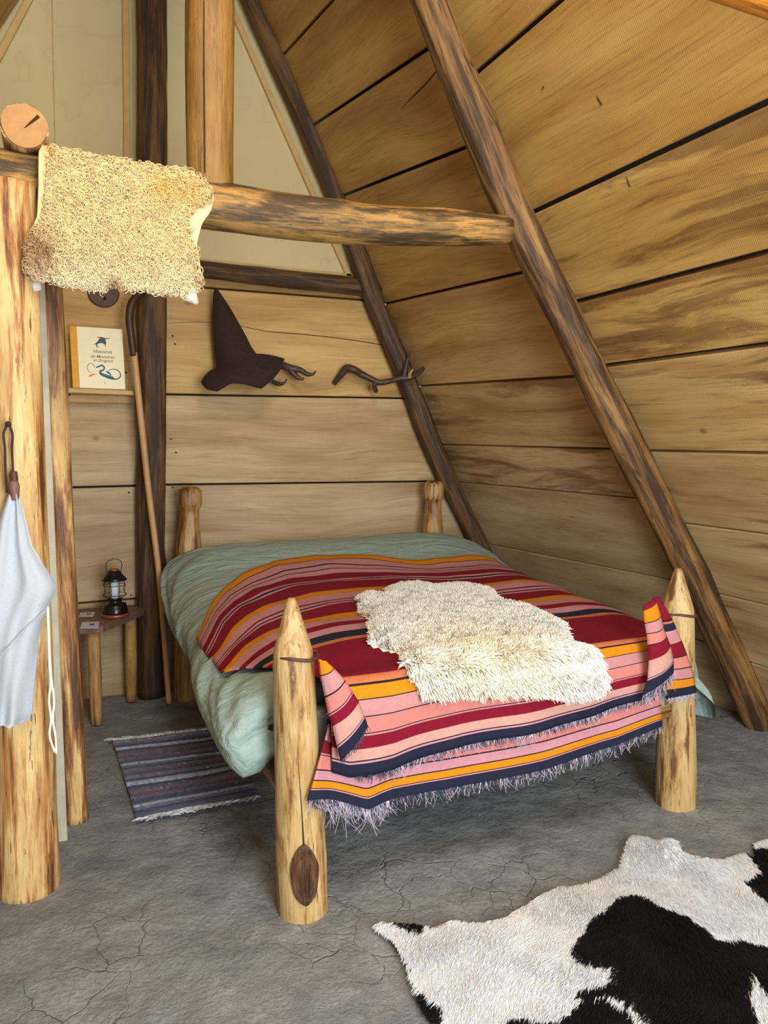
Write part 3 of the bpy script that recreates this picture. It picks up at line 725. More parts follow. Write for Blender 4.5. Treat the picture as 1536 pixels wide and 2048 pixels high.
# below the edge: v measured as 2.20 - distance down the foot end
hang_str = [(.0, CR), (.012, TH), (.024, BK), (.027, OR), (.060, BK), (.063, PK), (.104, BK), (.107, SA), (.152, BK), (.155, PK), (.160, CR), (.196, BE), (.228, BK), (.232, LI), (.238, NV), (.275, None)]
ZE, YE, RC = .712, 2.145, .04
def head_edge(X): return interp(X, [.50, .55, .62, .72, .85, 1.05, 1.3, 1.55, 1.8, 2.0, 2.25, 2.4], [3.05, 3.16, 3.36, 3.56, 3.72, 3.88, 3.92, 3.86, 3.72, 3.72, 3.76, 3.70])
def blanket_pt(X, v, off=.012):
    """X across the bed; v>=2.20 on top (nominal distance), below that it hangs down the foot end."""
    if v >= 2.20:
        sc_ = (head_edge(X) - 2.2) / (3.95 - 2.2)
        Y = 2.2 + (v - 2.2) * sc_
        Y += (.022 * nz((X * 2.1, v * 1.6, 4)) + .010 * nz((X * 5, v * 4, 9))) * min(1, (v - 2.2) * 2.5)
        z = surf_z(X, max(Y, 2.26)) + off
        # ripples
        z += .006 * math.sin(Y * 17 + 2.5 * nz((X, Y, 2), 1.6)) * min(1, (Y - 2.2) * 3) * (.4 + abs(nz((X, Y, 8), 1.9)))
        k = max(0.0, 1 - (Y - 2.2) / .12); z = z * (1 - k) + (ZE + off * .5 + .006 * nz((X, 0, 0), 3)) * k
        return np.array([X, Y - .0 , z])
    s = 2.20 - v
    e = ZE + off * .5 + .006 * nz((X, 0, 0), 3)
    arc = RC * math.pi / 2
    if s < (2.20 - YE - RC) + 1e-9: return np.array([X, 2.20 - s, e])
    s2 = s - (2.20 - YE - RC)
    if s2 < arc:
        a = s2 / RC; return np.array([X, YE - 0 + RC - RC - RC * math.sin(a) + RC - .0, e - RC + RC * math.cos(a)]) if False else np.array([X, YE + RC - RC * math.sin(a) - .0, e - RC + RC * math.cos(a)])
    d = s2 - arc
    y = YE - .022 - off * 0 - .010 * math.sin(X * 9 + 1.0) * min(1, d * 5) - .006 * math.sin(X * 23) * min(1, d * 4)
    y = YE + (y - YE) * min(1, d / .06)
    return np.array([X, y, e - RC - d])
HANG0 = (2.20 - YE - RC) + RC * math.pi / 2        # arc length where the fall becomes vertical
def striped_sheet(name, xs, levels, pt, parent, thick=.006):
    # levels: list of (v, colour) boundaries in order; colour applies from that v on
    vs_, cs = [], []
    for i in range(len(levels) - 1):
        v0, c = levels[i]; v1 = levels[i + 1][0]; n = max(1, int(math.ceil(abs(v1 - v0) / .025)))
        for k in range(n): vs_.append(v0 + (v1 - v0) * k / n); cs.append(c)
    vs_.append(levels[-1][0])
    nr, nc = len(vs_), len(xs); V = np.array([pt(X, v, i) for v in vs_ for i, X in enumerate(xs)])
    Fs = grid_faces(nr, nc); fc = [cs[i] for i in range(nr - 1) for j in range(nc - 1)]
    o = mesh(name, V, Fs, M['kilim'], parent, True, fcol=fc)
    so = o.modifiers.new('thickness', 'SOLIDIFY'); so.thickness = thick; so.offset = 0
    return o, V.reshape(nr, nc, 3)
# top + upper hanging layer
xs = np.r_[np.linspace(.505, .72, 14), np.linspace(.735, 2.0, 64), np.linspace(2.02, 2.30, 14)]
lev = [(min(v, 3.95), c) for v, c in top_str] + [(2.20 - s, c) for s, c in hang_str]
uc = [2.20]
def left_lim(Y): return interp(Y, [2.12, 2.25, 2.45, 2.62, 3.3], [.745, .72, .60, .515, .505])
def kil_pt(X, v, i):
    s = max(0, 2.2 - v)
    vv = v if v >= 2.2 else 2.2 - s * 1.0
    X2 = X
    if v < 2.95:                                   # the left edge is gathered in beside the post
        Yv = v if v < 2.2 else 2.2 + (v - 2.2) * .6
        ll = left_lim(Yv)
        if X < 1.0: X2 = 1.0 - (1.0 - X) * (1.0 - ll) / (1.0 - .505)
    if v < 2.32:                                   # right edge stops beside the other post
        rl = interp(v, [1.9, 2.2, 2.32], [1.985, 2.03, 2.30])
        if X > 1.7: X2 = 1.7 + (X - 1.7) * (rl - 1.7) / .6
    # the hem of the upper layer is not level
    if v < 2.2:
        drop = interp(X2, [.74, .80, .95, 1.05, 1.2, 1.5, 1.72, 1.86, 2.0], [.0, .03, .035, .02, .0, -.015, -.03, -.05, -.075])
        vv = 2.2 - s * (1 + drop / .35)
    return blanket_pt(X2, vv)
lev2 = [(v if v >= 2.2 else 2.20 - (2.20 - v) - (HANG0 - .045 if v < 2.2 - .001 else 0) * min(1, (2.20 - v) / .03), c) for v, c in lev]
lev2[-1] = (lev2[-1][0], None)
kil, KV = striped_sheet('striped_blanket', xs, [(v, c if c else NV) for v, c in lev2], kil_pt, None)
tag(kil, 'crimson, pink and orange striped woven wool blanket across the foot of the bed', 'blanket')

# lower layer, hanging further down behind the upper hem
def hem_z(X): return interp(X, [.655, .72, .80, .861, .95, 1.14, 1.53, 1.85, 2.04], [.392, .368, .332, .303, .313, .305, .313, .340, .385])
def low_pt(X, v, i):
    # v: 0 at the edge .. 1 at the hem
    zt_ = .70; zb = hem_z(X); z = zt_ + (zb - zt_) * v
    lean = (1 - v)
    X2 = X + (max(0, .742 - X) * 1.0) * min(1, lean * 1.6)     # the lower left corner swings out over the post
    y = 2.165 - .03 * v - .010 * math.sin(X * 9 + 1.0) * v - .010 * math.exp(-((X - .86) / .05) ** 2) * v - .05 * max(0, (.75 - X) / .095) * v
    return np.array([X2, y, z])
low_str = [(0, CR), (.245, LI), (.265, BK), (.278, TH), (.292, NV), (.355, LI), (.37, BK), (.38, PK), (.49, BK), (.497, CR), (.60, LI), (.612, BK), (.62, SA), (.735, BK), (.747, LI), (.825, BK), (.835, OR), (.893, BK), (.9, LI), (.91, NV), (1.0, None)]
xs2 = np.r_[np.linspace(.655, .95, 22), np.linspace(.97, 2.045, 44)]
low, LV = striped_sheet('lower_fold', xs2, [(v, c if c else NV) for v, c in low_str], low_pt, kil)

def flap(name, Lp, Rp, stripes, y0, nacross=8, bulge=.012):
    # Lp/Rp: left and right outline points (x,z) from top to bottom at given t; stripes (t, colour)
    Lt = np.array([l[0] for l in Lp]); Rt = np.array([r[0] for r in Rp])
    def pt(X, v, i):
        a = np.array([np.interp(v, Lt, [l[1][k] for l in Lp]) for k in (0, 2)]); b_ = np.array([np.interp(v, Rt, [r[1][k] for r in Rp]) for k in (0, 2)])
        p = a + (b_ - a) * X
        return np.array([p[0], y0 - bulge * math.sin(X * math.pi) * (.4 + .6 * math.sin(v * 3)), p[1]])
    o, W = striped_sheet(name, np.linspace(0, 1, nacross), [(t, c if c else NV) for t, c in stripes], pt, kil)
    return o, W
yl = 2.075
def q(y0, *pts): return [(t, PY(x, y, y0)) for t, x, y in pts]
fA, WA = flap('folded_corner', q(yl, (0, 638, 1318), (.14, 641, 1352), (.32, 650, 1394), (.47, 657, 1430), (.62, 665, 1452), (.84, 675, 1496), (1, 681, 1522)),
              q(yl, (0, 650, 1322), (.14, 668, 1338), (.32, 690, 1361), (.47, 704, 1384), (.62, 717, 1404), (.84, 729, 1434), (1, 735, 1452)),
              [(0, OR), (.13, BK), (.14, PK), (.31, BK), (.325, SA), (.46, BK), (.47, LI), (.485, CR), (.62, BE), (.81, BK), (.82, LI), (.84, NV), (1, None)], yl, 8, .018)
yr = 2.072
fB, WB = flap('folded_corner', q(yr, (0, 1286, 1212), (.15, 1288, 1240), (.35, 1294, 1275), (.6, 1297, 1325), (.8, 1295, 1358), (1, 1284, 1392)),
              q(yr, (0, 1309, 1194), (.15, 1319, 1226), (.35, 1328, 1262), (.6, 1341, 1295), (.8, 1346, 1322), (1, 1346, 1346)),
              [(0, CR), (.05, OR), (.18, BK), (.19, PK), (.30, BK), (.31, SA), (.42, BK), (.43, CR), (.58, BE), (.79, BK), (.80, LI), (.82, NV), (1, None)], yr, 8, .02)
yp = 2.135
fC, WC = flap('right_pleat', q(yp, (0, 1306, 1196), (.25, 1325, 1246), (.5, 1333, 1300), (.75, 1333, 1350), (1, 1332, 1398)),
              q(yp, (0, 1318, 1194), (.25, 1345, 1242), (.5, 1366, 1290), (.75, 1386, 1345), (1, 1392, 1386)),
              [(0, CR), (.22, BK), (.24, TH), (.26, NV), (.33, LI), (.35, PK), (.45, CR), (.58, BK), (.59, SA), (.69, BK), (.70, PK), (.80, BK), (.81, OR), (.90, BK), (.91, NV), (1, None)], yp, 8, .008)

def fringe(name, edge, parent, dens, length, colr, out=.01, rad=.0011, lay=False, sway=.35):
    P = np.asarray(edge); d = np.r_[0, np.cumsum(np.linalg.norm(np.diff(P, axis=0), axis=1))]
    n = int(d[-1] * dens); s = RNG.uniform(0, d[-1], n)
    root = np.stack([np.interp(s, d, P[:, k]) for k in range(3)], 1)
    ln = length * (.45 + .9 * RNG.random(n) ** 1.5) * (1 + .9 * np.array([max(0, nz((a * 7, 0, 0))) for a in s]))
    K = 6; t = np.linspace(0, 1, K)[None, :, None]
    side = RNG.normal(size=(n, 1, 1)) * sway
    dirn = np.concatenate([side, -np.abs(RNG.normal(size=(n, 1, 1))) * .15 - .05, -np.ones((n, 1, 1))], 2)
    cv = np.concatenate([RNG.normal(size=(n, 1, 1)) * .35, -np.ones((n, 1, 1)) * .03, np.zeros((n, 1, 1))], 2)
    paths = root[:, None, :] + np.array([0, -out, .004]) + ln[:, None, None] * (dirn * t + cv * t ** 2)
    c = np.array(colr)[RNG.integers(0, len(colr), n)]
    return strands_mesh(name, paths, np.linspace(rad, rad * .6, K), M['yarn'], parent, c)
FRL = [lin(c) for c in ((178, 172, 196), (200, 192, 208), (140, 140, 172), (202, 184, 192))]
FRN = [lin(c) for c in ((44, 46, 70), (58, 62, 88), (40, 42, 66))]
fringe('fringe', LV[-1], kil, 330, .03, FRL, .003, .0011)
fringe('fringe', LV[-1], kil, 420, .018, FRN, .004, .0013, sway=.2)
fringe('fringe', LV[-1][4:22], kil, 420, .055, FRL, .003, .0011, sway=.2)
fringe('fringe', KV[-1][8:], kil, 420, .016, FRN, .006, .0014, sway=.25)
fringe('fringe', KV[-1][20:], kil, 300, .024, FRL, .007, .0010)
fringe('fringe', WA[-1], kil, 420, .014, FRN, .006, .0013); fringe('fringe', WB[-1], kil, 500, .03, FRL, .006, .0010)
fringe('fringe', WB[-1], kil, 420, .014, FRN, .006, .0013); fringe('fringe', WC[-1], kil, 460, .016, FRL, .006, .0011)

# -------- sheepskin on the blanket
def px_to_bv(x, y):
    p = PY(x, y, YE - .03)
    if p[2] < ZE - RC: return (p[0], 2.20 - (HANG0 + (ZE - RC - p[2])))
    z = .76
    for _ in range(3):
        p = PZ(x, y, z); z = surf_z(p[0], max(2.26, p[1])) + .045
    if p[1] < 2.21:
        p = PY(x, y, YE - .01); return (p[0], 2.2 - HANG0 * min(1, max(0, (.775 - p[2]) / .103)))
    sc_ = (head_edge(p[0]) - 2.2) / 1.75
    return (p[0], 2.2 + (p[1] - 2.2) / sc_)
sk_px = [(716, 1192), (740, 1180), (765, 1186), (775, 1172), (800, 1163), (840, 1160), (870, 1170), (905, 1166), (950, 1168), (985, 1174), (992, 1188), (1010, 1198), (1050, 1206), (1100, 1225), (1128, 1242), (1130, 1258),
         (1160, 1272), (1190, 1295), (1207, 1325), (1208, 1368), (1190, 1388), (1150, 1396), (1090, 1390), (1040, 1388), (980, 1392), (920, 1396), (870, 1400), (848, 1396), (838, 1370), (822, 1345), (824, 1322), (803, 1312), (806, 1292), (770, 1284), (740, 1276), (738, 1245), (744, 1222), (722, 1215)]
sk = np.array([px_to_bv(*p) for p in sk_px])
xa, xb, va, vb = sk[:, 0].min(), sk[:, 0].max(), sk[:, 1].min(), sk[:, 1].max()
gx = np.arange(xa, xb + .02, .02); gv = np.arange(va, vb + .02, .02)
GX, GV = np.meshgrid(gx, gv); ins = in_poly(GX, GV, sk); dist = poly_dist(GX, GV, sk) * np.where(ins, 1, -1)
idx = {}; V = []; Fs = []
def skin_pt(X, v, h=0.0):
    p = blanket_pt(X, v); e = .006
    du = blanket_pt(X + e, v) - blanket_pt(X - e, v); dvv = blanket_pt(X, v + e) - blanket_pt(X, v - e)
    n = np.cross(du, dvv); n /= np.linalg.norm(n) + 1e-9
    return p + n * h, n
def skin_h(d): return .006 + .024 * (1 - math.exp(-max(0, d) / .04))
for i in range(len(gv) - 1):
    for j in range(len(gx) - 1):
        if max(dist[i, j], dist[i + 1, j], dist[i, j + 1], dist[i + 1, j + 1]) < .006: continue
        f = []
        for (a, b_) in ((i, j), (i, j + 1), (i + 1, j + 1), (i + 1, j)):
            if (a, b_) not in idx:
                idx[(a, b_)] = len(V); V.append(skin_pt(gx[b_], gv[a], skin_h(dist[a, b_]))[0])
            f.append(idx[(a, b_)])
        Fs.append(tuple(f))
WOOLC = np.array([lin(c) for c in ((238, 230, 208), (232, 222, 192), (242, 236, 220), (226, 210, 172))])
skin = mesh('sheepskin', V, Fs, M['wool'], None, True, col=[lin((244, 236, 216))] * len(V))
tag(skin, 'fluffy cream sheepskin lying on the striped blanket', 'sheepskin')
# sampled skin surface, then interpolated for the wool
SP = np.zeros((len(gv), len(gx), 3)); SN = np.zeros_like(SP)
for i in range(len(gv)):
    for j in range(len(gx)):
        if dist[i, j] > -.05: SP[i, j], SN[i, j] = skin_pt(gx[j], gv[i], skin_h(dist[i, j]))
n = 60000; rx = RNG.uniform(xa, xb, n * 2); rv = RNG.uniform(va, vb, n * 2); k = in_poly(rx, rv, sk); rx, rv = rx[k][:n], rv[k][:n]; n = len(rx)
dd = poly_dist(rx, rv, sk)
fi = np.clip((rv - gv[0]) / .02, 0, len(gv) - 1.001); fj = np.clip((rx - gx[0]) / .02, 0, len(gx) - 1.001); ii = fi.astype(int); jj = fj.astype(int); a_, b2 = (fi - ii)[:, None], (fj - jj)[:, None]
bil = lambda S: S[ii, jj] * (1 - a_) * (1 - b2) + S[ii, jj + 1] * (1 - a_) * b2 + S[ii + 1, jj] * a_ * (1 - b2) + S[ii + 1, jj + 1] * a_ * b2
p0, nr_ = bil(SP), bil(SN)
outw = np.clip(1 - dd / .05, 0, 1)[:, None]
cl = np.stack([vn(rx, rv, 1.3, 45), vn(rx, rv, 5.3, 45), np.zeros(n)], 1) * .75 + np.stack([vn(rx, rv, 2.3, 7), vn(rx, rv, 6.3, 7), np.zeros(n)], 1) * .3
dr = nr_ * (1 - .45 * outw) + cl + np.stack([rx - 1.35, (rv - 2.55) * .6, np.zeros(n)], 1) * .7 * outw + RNG.normal(size=(n, 3)) * .08
dr += np.where((rv < 2.2)[:, None], np.array([[0, -.12, -.38]]), np.array([[0, -.12, 0]]))
dr /= np.linalg.norm(dr, axis=1)[:, None]; ln_ = (.030 * (.75 + .5 * RNG.random(n)))[:, None]
paths = np.stack([p0 + dr * ln_ * t + np.array([[0, 0, -.3]]) * ln_ * t * t for t in (0, .35, .7, 1)], 1)
wn = .5 + .5 * vn(rx, rv, .3, 5)
yel = (.6 * np.exp(-(((rx - 1.33) / .28) ** 2 + ((rv - 2.22) / .22) ** 2)))[:, None]
cc = (np.array(lin((252, 249, 243))) * (1 - yel) + np.array(lin((250, 234, 190))) * yel) * (.9 + .1 * wn)[:, None]
strands_mesh('wool', paths, np.array([.0024, .0027, .0022, .0008]), M['wool'], skin, np.clip(cc, 0, 1))

# ================================================================== THE CURLY FLEECE ON THE BEAM
YF = 2.615
fl_px = [(100, 276), (135, 290), (200, 305), (265, 318), (325, 330), (375, 332), (398, 350), (420, 372), (428, 398), (420, 425), (402, 450), (392, 490), (400, 530), (405, 562), (385, 582), (350, 580), (310, 578), (270, 572), (235, 566), (200, 572), (150, 566), (105, 556), (70, 556), (52, 540), (52, 505), (62, 478), (76, 440), (78, 380), (78, 300), (86, 272)]
fp = np.array([(PY(x, y, YF)[0], PY(x, y, YF)[2]) for x, y in fl_px])
zt_f = 2.30
def fle_pt(x, z, h=0):
    # the top of the skin wraps back over the beam
    y = YF + .010 * nz((x, z, 0), 5) + .012 * math.sin(z * 14) * (1 if z < 2.2 else 0) - .03 * max(0, (2.15 - z)) - .065 * min(1, max(0, (.02 - x) / .05))
    zz = z; yy = y
    if z > 2.24:
        d = z - 2.24; yy = y + d * d * 5.5; 
    return np.array([x, yy - h, zz])
fx = np.arange(fp[:, 0].min(), fp[:, 0].max() + .014, .014); fz = np.arange(fp[:, 1].min(), fp[:, 1].max() + .014, .014)
GX, GZ = np.meshgrid(fx, fz); ins = in_poly(GX, GZ, fp); dist = poly_dist(GX, GZ, fp) * np.where(ins, 1, -1)
idx = {}; V = []; Fs = []
for i in range(len(fz) - 1):
    for j in range(len(fx) - 1):
        if max(dist[i, j], dist[i + 1, j], dist[i, j + 1], dist[i + 1, j + 1]) < 0: continue
        f = []
        for (a, b_) in ((i, j), (i, j + 1), (i + 1, j + 1), (i + 1, j)):
            if (a, b_) not in idx:
                x, z = fx[b_], fz[a]
                if dist[a, b_] < 0:           # pull outside corners on to the outline
                    best, bd = None, 1e9
                    for q_ in range(len(fp)):
                        A_, B_ = fp[q_ - 1], fp[q_]; ab = B_ - A_; t = np.clip(((x - A_[0]) * ab[0] + (z - A_[1]) * ab[1]) / (ab @ ab), 0, 1); P_ = A_ + ab * t; D_ = np.hypot(*(P_ - (x, z)))
                        if D_ < bd: best, bd = P_, D_
                    x, z = best
                idx[(a, b_)] = len(V); V.append(fle_pt(x, z))
            f.append(idx[(a, b_)])
        Fs.append(tuple(f))
fle = mesh('curly_fleece', V, Fs, M['hide'])
so = fle.modifiers.new('thickness', 'SOLIDIFY'); so.thickness = .006; so.offset = 0
tag(fle, 'curly cream fleece hung over the horizontal log beam', 'fleece')
# wool covers all but two bare strips of leather at the sides
wool_px = [(104, 282), (135, 290), (200, 305), (265, 318), (325, 330), (375, 334), (398, 352), (418, 378), (415, 398), (392, 412), (374, 425), (374, 455), (382, 490), (394, 530), (402, 562), (385, 580), (350, 580), (310, 578), (270, 572), (235, 564), (200, 572), (150, 566), (105, 556), (70, 556), (52, 540), (52, 505), (62, 478), (84, 450), (92, 400), (97, 340)]
wp = np.array([(PY(x, y, YF)[0], PY(x, y, YF)[2]) for x, y in wool_px])
n = 9500; rx = RNG.uniform(fp[:, 0].min(), fp[:, 0].max(), n * 2); rz = RNG.uniform(fp[:, 1].min(), fp[:, 1].max(), n * 2); k = in_poly(rx, rz, wp); rx, rz = rx[k][:n], rz[k][:n]
K = 11; t = np.linspace(0, 1, K); n = len(rx); paths = np.zeros((n, K, 3)); cc = np.zeros((n, 3))
dd = poly_dist(rx, rz, wp)
for i in range(n):
    p = fle_pt(rx[i], rz[i], .004)
    wn = nz((rx[i], rz[i], 0), 30); ang = 2 * math.pi * RNG.random(); turns = 1.1 + .7 * RNG.random(); rad = .0065 + .004 * RNG.random(); hgt = .020 + .012 * RNG.random()
    ph = ang + t * turns * 2 * math.pi * (1 if RNG.random() > .5 else -1)
    ax1 = np.array([1, 0, 0]); ax2 = np.array([0, -.35, .94])
    dx = RNG.normal() * .006; dz = -.008 + RNG.normal() * .005 - .012 * (rz[i] < 2.02)
    paths[i] = p + np.outer(t * hgt * (1 - .25 * t), (0, -1, 0)) + np.outer(t, (dx, 0, dz)) + np.outer(rad * np.minimum(1, t * 3) * np.cos(ph), ax1) + np.outer(rad * np.minimum(1, t * 3) * np.sin(ph), ax2)
    c = np.array(lin((234, 210, 156))) * (.82 + .3 * (wn + .5) * .8)
    low_ = max(0, min(1, (2.05 - rz[i]) / .1)); c = c * (1 - .5 * low_) + np.array(lin((232, 220, 190))) * .5 * low_
    for (bx_, by_, br, bc) in ((75, 500, .05, (150, 106, 66)), (60, 530, .03, (176, 138, 104)), (228, 560, .018, (130, 80, 48)), (400, 560, .018, (176, 130, 84)), (385, 388, .05, (226, 180, 112)), (325, 380, .05, (236, 190, 104)), (105, 300, .018, (190, 150, 90))):
        bp = PY(bx_, by_, YF); wgt = math.exp(-(((rx[i] - bp[0]) ** 2 + (rz[i] - bp[2]) ** 2) / br ** 2)) * .85; c = c * (1 - wgt) + np.array(lin(bc)) * wgt
    cc[i] = c
strands_mesh('curls', paths, np.linspace(.0030, .0014, K), M['wool'], fle, np.clip(cc, 0, 1))
for pts in ([(62, 556), (80, 553), (82, 580), (74, 583), (58, 582), (55, 575)], [(368, 580), (390, 578), (397, 606), (392, 610), (384, 606), (372, 602)]):
    P_ = [PY(x, y, YF - .008 - .006 * (i_ % 2)) for i_, (x, y) in enumerate(pts)]; c = np.mean(P_, 0) + (0, -.003, 0)
    o = mesh('skin_flap', [c] + P_, [(0, 1 + i_, 1 + (i_ + 1) % len(P_)) for i_ in range(len(P_))], M['tagm'], fle, True)
    so = o.modifiers.new('thickness', 'SOLIDIFY'); so.thickness = .004

# ================================================================== THINGS AT THE BACK WALL
# shelf
sh = empty('wall_shelf', (.26, 4.47, 1.68), 'short pale wooden wall shelf under the book', 'shelf')
board('board', [(.05, 4.38, 1.690), (.45, 4.38, 1.684), (.45, 4.38, 1.710), (.05, 4.38, 1.718)], (0, -1, 0), .155, M['plank'], sh, 5, (.3, .6, .2, 1))
board('cleat', [(.05, 4.505, 1.645), (.44, 4.505, 1.645), (.44, 4.505, 1.690), (.05, 4.505, 1.690)], (0, -1, 0), .03, M['plank'], sh, 9, (.1, .8, .1, 1))
for px in (137, 233):
    p = PY(px, 789, 4.50); tube('peg', [p + (0, .01, 0), p + (0, -.008, 0)], .0095, M['peg'], sh, 12, .01)
# book
bkz = 1.716; b0 = PY(147, 773, 4.435); tl = math.radians(2.3)
book = empty('picture_book', (.25, 4.44, bkz), 'cream picture book with ochre spine and blue dragon standing on the wall shelf', 'book')
BW, BH, BT = .262, .325, .022
# book frame: lower-left front corner, leaning back on the wall
bo = np.array([.122, 4.405, bkz + .003]); eu = np.array([math.cos(-.01), 0, math.sin(-.01)]); ev = np.array([-.012, .10, .99]); ev /= np.linalg.norm(ev); ew = np.cross(eu, ev); 
if ew[1] > 0: ew = -ew
def bk_pt(u, v, d=0): return bo + eu * u + ev * v + ew * d
def bpanel(name, u0, u1, v0, v1, d0, th, mat, par):
    return board(name, [bk_pt(u0, v0, d0), bk_pt(u1, v0, d0), bk_pt(u1, v1, d0), bk_pt(u0, v1, d0)], ew, th, mat, par, 0, None, 0, .0012)
bpanel('page_block', .004, BW - .004, .004, BH - .004, -.003, BT - .006, M['pages'], book)
cov = bpanel('front_cover', .032, BW, 0, BH, 0, .003, M['cover'], book)
bpanel('back_cover', .0, BW, 0, BH, -BT + .003, .003, M['cover'], book)
bpanel('spine', -.002, .033, 0, BH, .0006, BT, M['spine'], book)
def flat_print(name, pts, mat, d=.0022, wd=None):
    P_ = [bk_pt(u, v, d) for u, v in pts]
    if wd is None:
        c = np.mean(P_, 0); return mesh(name, [c] + P_, [(0, 1 + i_, 1 + (i_ + 1) % len(P_)) for i_ in range(len(P_))], mat, cov, False)
    return tube(name, P_, wd, mat, cov, 5, .004)
def bpx(x, y):  # pixel of the zoomed cover -> cover coordinates
    return ((x - 205) / (1310 - 205) * (BW - .004) + .006 + (1560 - y) / 1300 * .016, (1560 - y) / (1560 - 262) * (BH - .002))
def crv(name, pts, mat, wd): return flat_print(name, [bpx(*p) for p in pts], mat, .0016, wd)
crv('dragon_print', [(660, 1110), (720, 1090), (790, 1060), (840, 1110), (820, 1160), (760, 1180), (760, 1230), (830, 1270), (920, 1290), (1010, 1310), (1060, 1330)], M['teal'], [.003, .005, .005, .005, .004, .006, .008, .009, .008, .006, .002])
crv('dragon_print', [(740, 1210), (800, 1250), (900, 1310), (1000, 1340), (1100, 1345), (1180, 1300), (1190, 1230), (1130, 1150), (1030, 1130), (930, 1160)], M['tealdark'], [.004, .006, .006, .004, .0035, .003, .003, .0028, .002, .0015])
crv('dragon_print', [(640, 1120), (600, 1050), (540, 1025), (490, 1070), (480, 1140), (510, 1200), (550, 1230)], M['tealdark'], .0014)
crv('dragon_print', [(880, 1180), (930, 1210), (990, 1270)], M['teal'], [.003, .006, .003])
crv('flame_print', [(510, 1310), (560, 1285), (620, 1260), (690, 1255)], M['flame'], [.002, .005, .003, .001])
crv('monster_print', [(680, 455), (780, 465), (860, 480), (970, 465)], M['tealdark'], [.001, .004, .003, .001])
flat_print('monster_print', [bpx(*p) for p in [(690, 560), (740, 480), (850, 480), (880, 530), (860, 620), (800, 580), (730, 590), (650, 630)]], M['tealdark'], .0018)
crv('monster_print', [(620, 630), (690, 580), (680, 660), (720, 680)], M['tealdark'], [.001, .003, .003, .002])
crv('monster_print', [(870, 560), (860, 620), (865, 670)], M['tealdark'], [.004, .002, .001])
crv('emblem_print', [(825, 1400), (850, 1420), (860, 1450)], M['text'], .001)
def text_on_cover(s, u, v, size):
    cu = bpy.data.curves.new('title', 'FONT'); cu.body = s; cu.size = size; cu.align_x = 'CENTER'; cu.shear = .25; cu.extrude = .0002; cu.offset = .0002
    tmp = bpy.data.objects.new('tmp', cu); scn.collection.objects.link(tmp); bpy.context.view_layer.update()
    me = bpy.data.meshes.new_from_object(tmp.evaluated_get(bpy.context.evaluated_depsgraph_get())); bpy.data.objects.remove(tmp)
    Vt = np.array([tuple(vv.co) for vv in me.vertices]); Ft = [tuple(p.vertices) for p in me.polygons]
    mesh('title_print', [bk_pt(u + a[0], v + a[1], .0022 + a[2]) for a in Vt], Ft, M['text'], cov, False)
for s, x, y, sz in (('Histoires', 800, 800, .026), ('de Monstres', 800, 905, .024), ('et Dragons', 815, 985, .022)): text_on_cover(s, *bpx(x, y), sz)
# round disc
c = PY(207, 586, YW - .012)
dsc = empty('wood_disc', (c[0], c[1], c[2] - .075), 'round dark wooden disc on the wall above the picture book', 'disc')
def disc(name, c, prof, mat, par, seg=36):
    V = []
    for (r, d) in prof:
        for j in range(seg): a = 2 * math.pi * j / seg; V.append((c[0] + r * math.cos(a) * (1 + .02 * math.sin(2 * a)), c[1] - d, c[2] + r * .93 * math.sin(a)))
    return mesh(name, V, grid_faces(len(prof), seg, True) + [tuple((len(prof) - 1) * seg + j for j in range(seg))], mat, par, True)
disc('rim', c, [(.082, -.008), (.082, .006), (.078, .012), (.070, .010)], M['disc'], dsc); disc('face', c, [(.072, .008), (.05, .012), (.012, .012)], M['disc'], dsc)
disc('peg', c + (.004, 0, -.03), [(.009, .008), (.009, .024), (.006, .028)], M['peg'], dsc, 12)
# staff
st = empty('wooden_staff', (.546, 4.24, 0), 'long pale staff with dark curved head leaning on the dark wall post', 'staff')
pa = [PY(338, 1410, 4.235), PY(328, 1270, 4.245), PY(318, 1150, 4.26), PY(296, 970, 4.285), PY(281, 830, 4.30), PY(268, 705, 4.31)]
pa[0][2] = .004
tube('shaft', pa, [.0145, .015, .0155, .0165, .017, .017], M['stick'], st, 14, .03)
hp = [PY(267, 712, 4.31), PY(262, 670, 4.30), PY(259, 635, 4.30), PY(265, 605, 4.31), PY(283, 585, 4.33), PY(302, 575, 4.34)]
tube('curved_head', hp, [.019, .020, .021, .022, .02, .012], M['stickdark'], st, 12, .012)
# side table
tb = empty('side_table', (.25, 4.3, 0), 'small three-legged corner table beside the dark wall post carrying the lantern', 'table')
ztb = .515
top = [(.165, 4.045), (.21, 4.05), (.44, 4.36), (.44, 4.44), (.41, 4.50), (.02, 4.50), (-.02, 4.46), (-.01, 4.16), (.05, 4.07)]
V = [(x, y, z) for z in (ztb - .034, ztb - .004) for x, y in top] + [(x * .985 + .2 * .015, y * .985 + 4.3 * .015, ztb) for x, y in top]; nT = len(top)
mesh('top', V, grid_faces(3, nT, True) + [tuple(range(nT))[::-1], tuple(2 * nT + j for j in range(nT))], M['table'], tb, False)
for (a, b_, sd, rr) in (((.165, 4.075, 0), (.165, 4.11, ztb - .034), 51, .032), ((.362, 4.375, 0), (.372, 4.38, ztb - .034), 52, .033), ((.02, 4.40, 0), (.03, 4.39, ztb - .034), 53, .03)):
    log('leg', [a, tuple((np.array(a) + np.array(b_)) / 2), b_], [rr * .8, rr * 1.02, rr], M['legw'], tb, 12, .05, .06, sd)
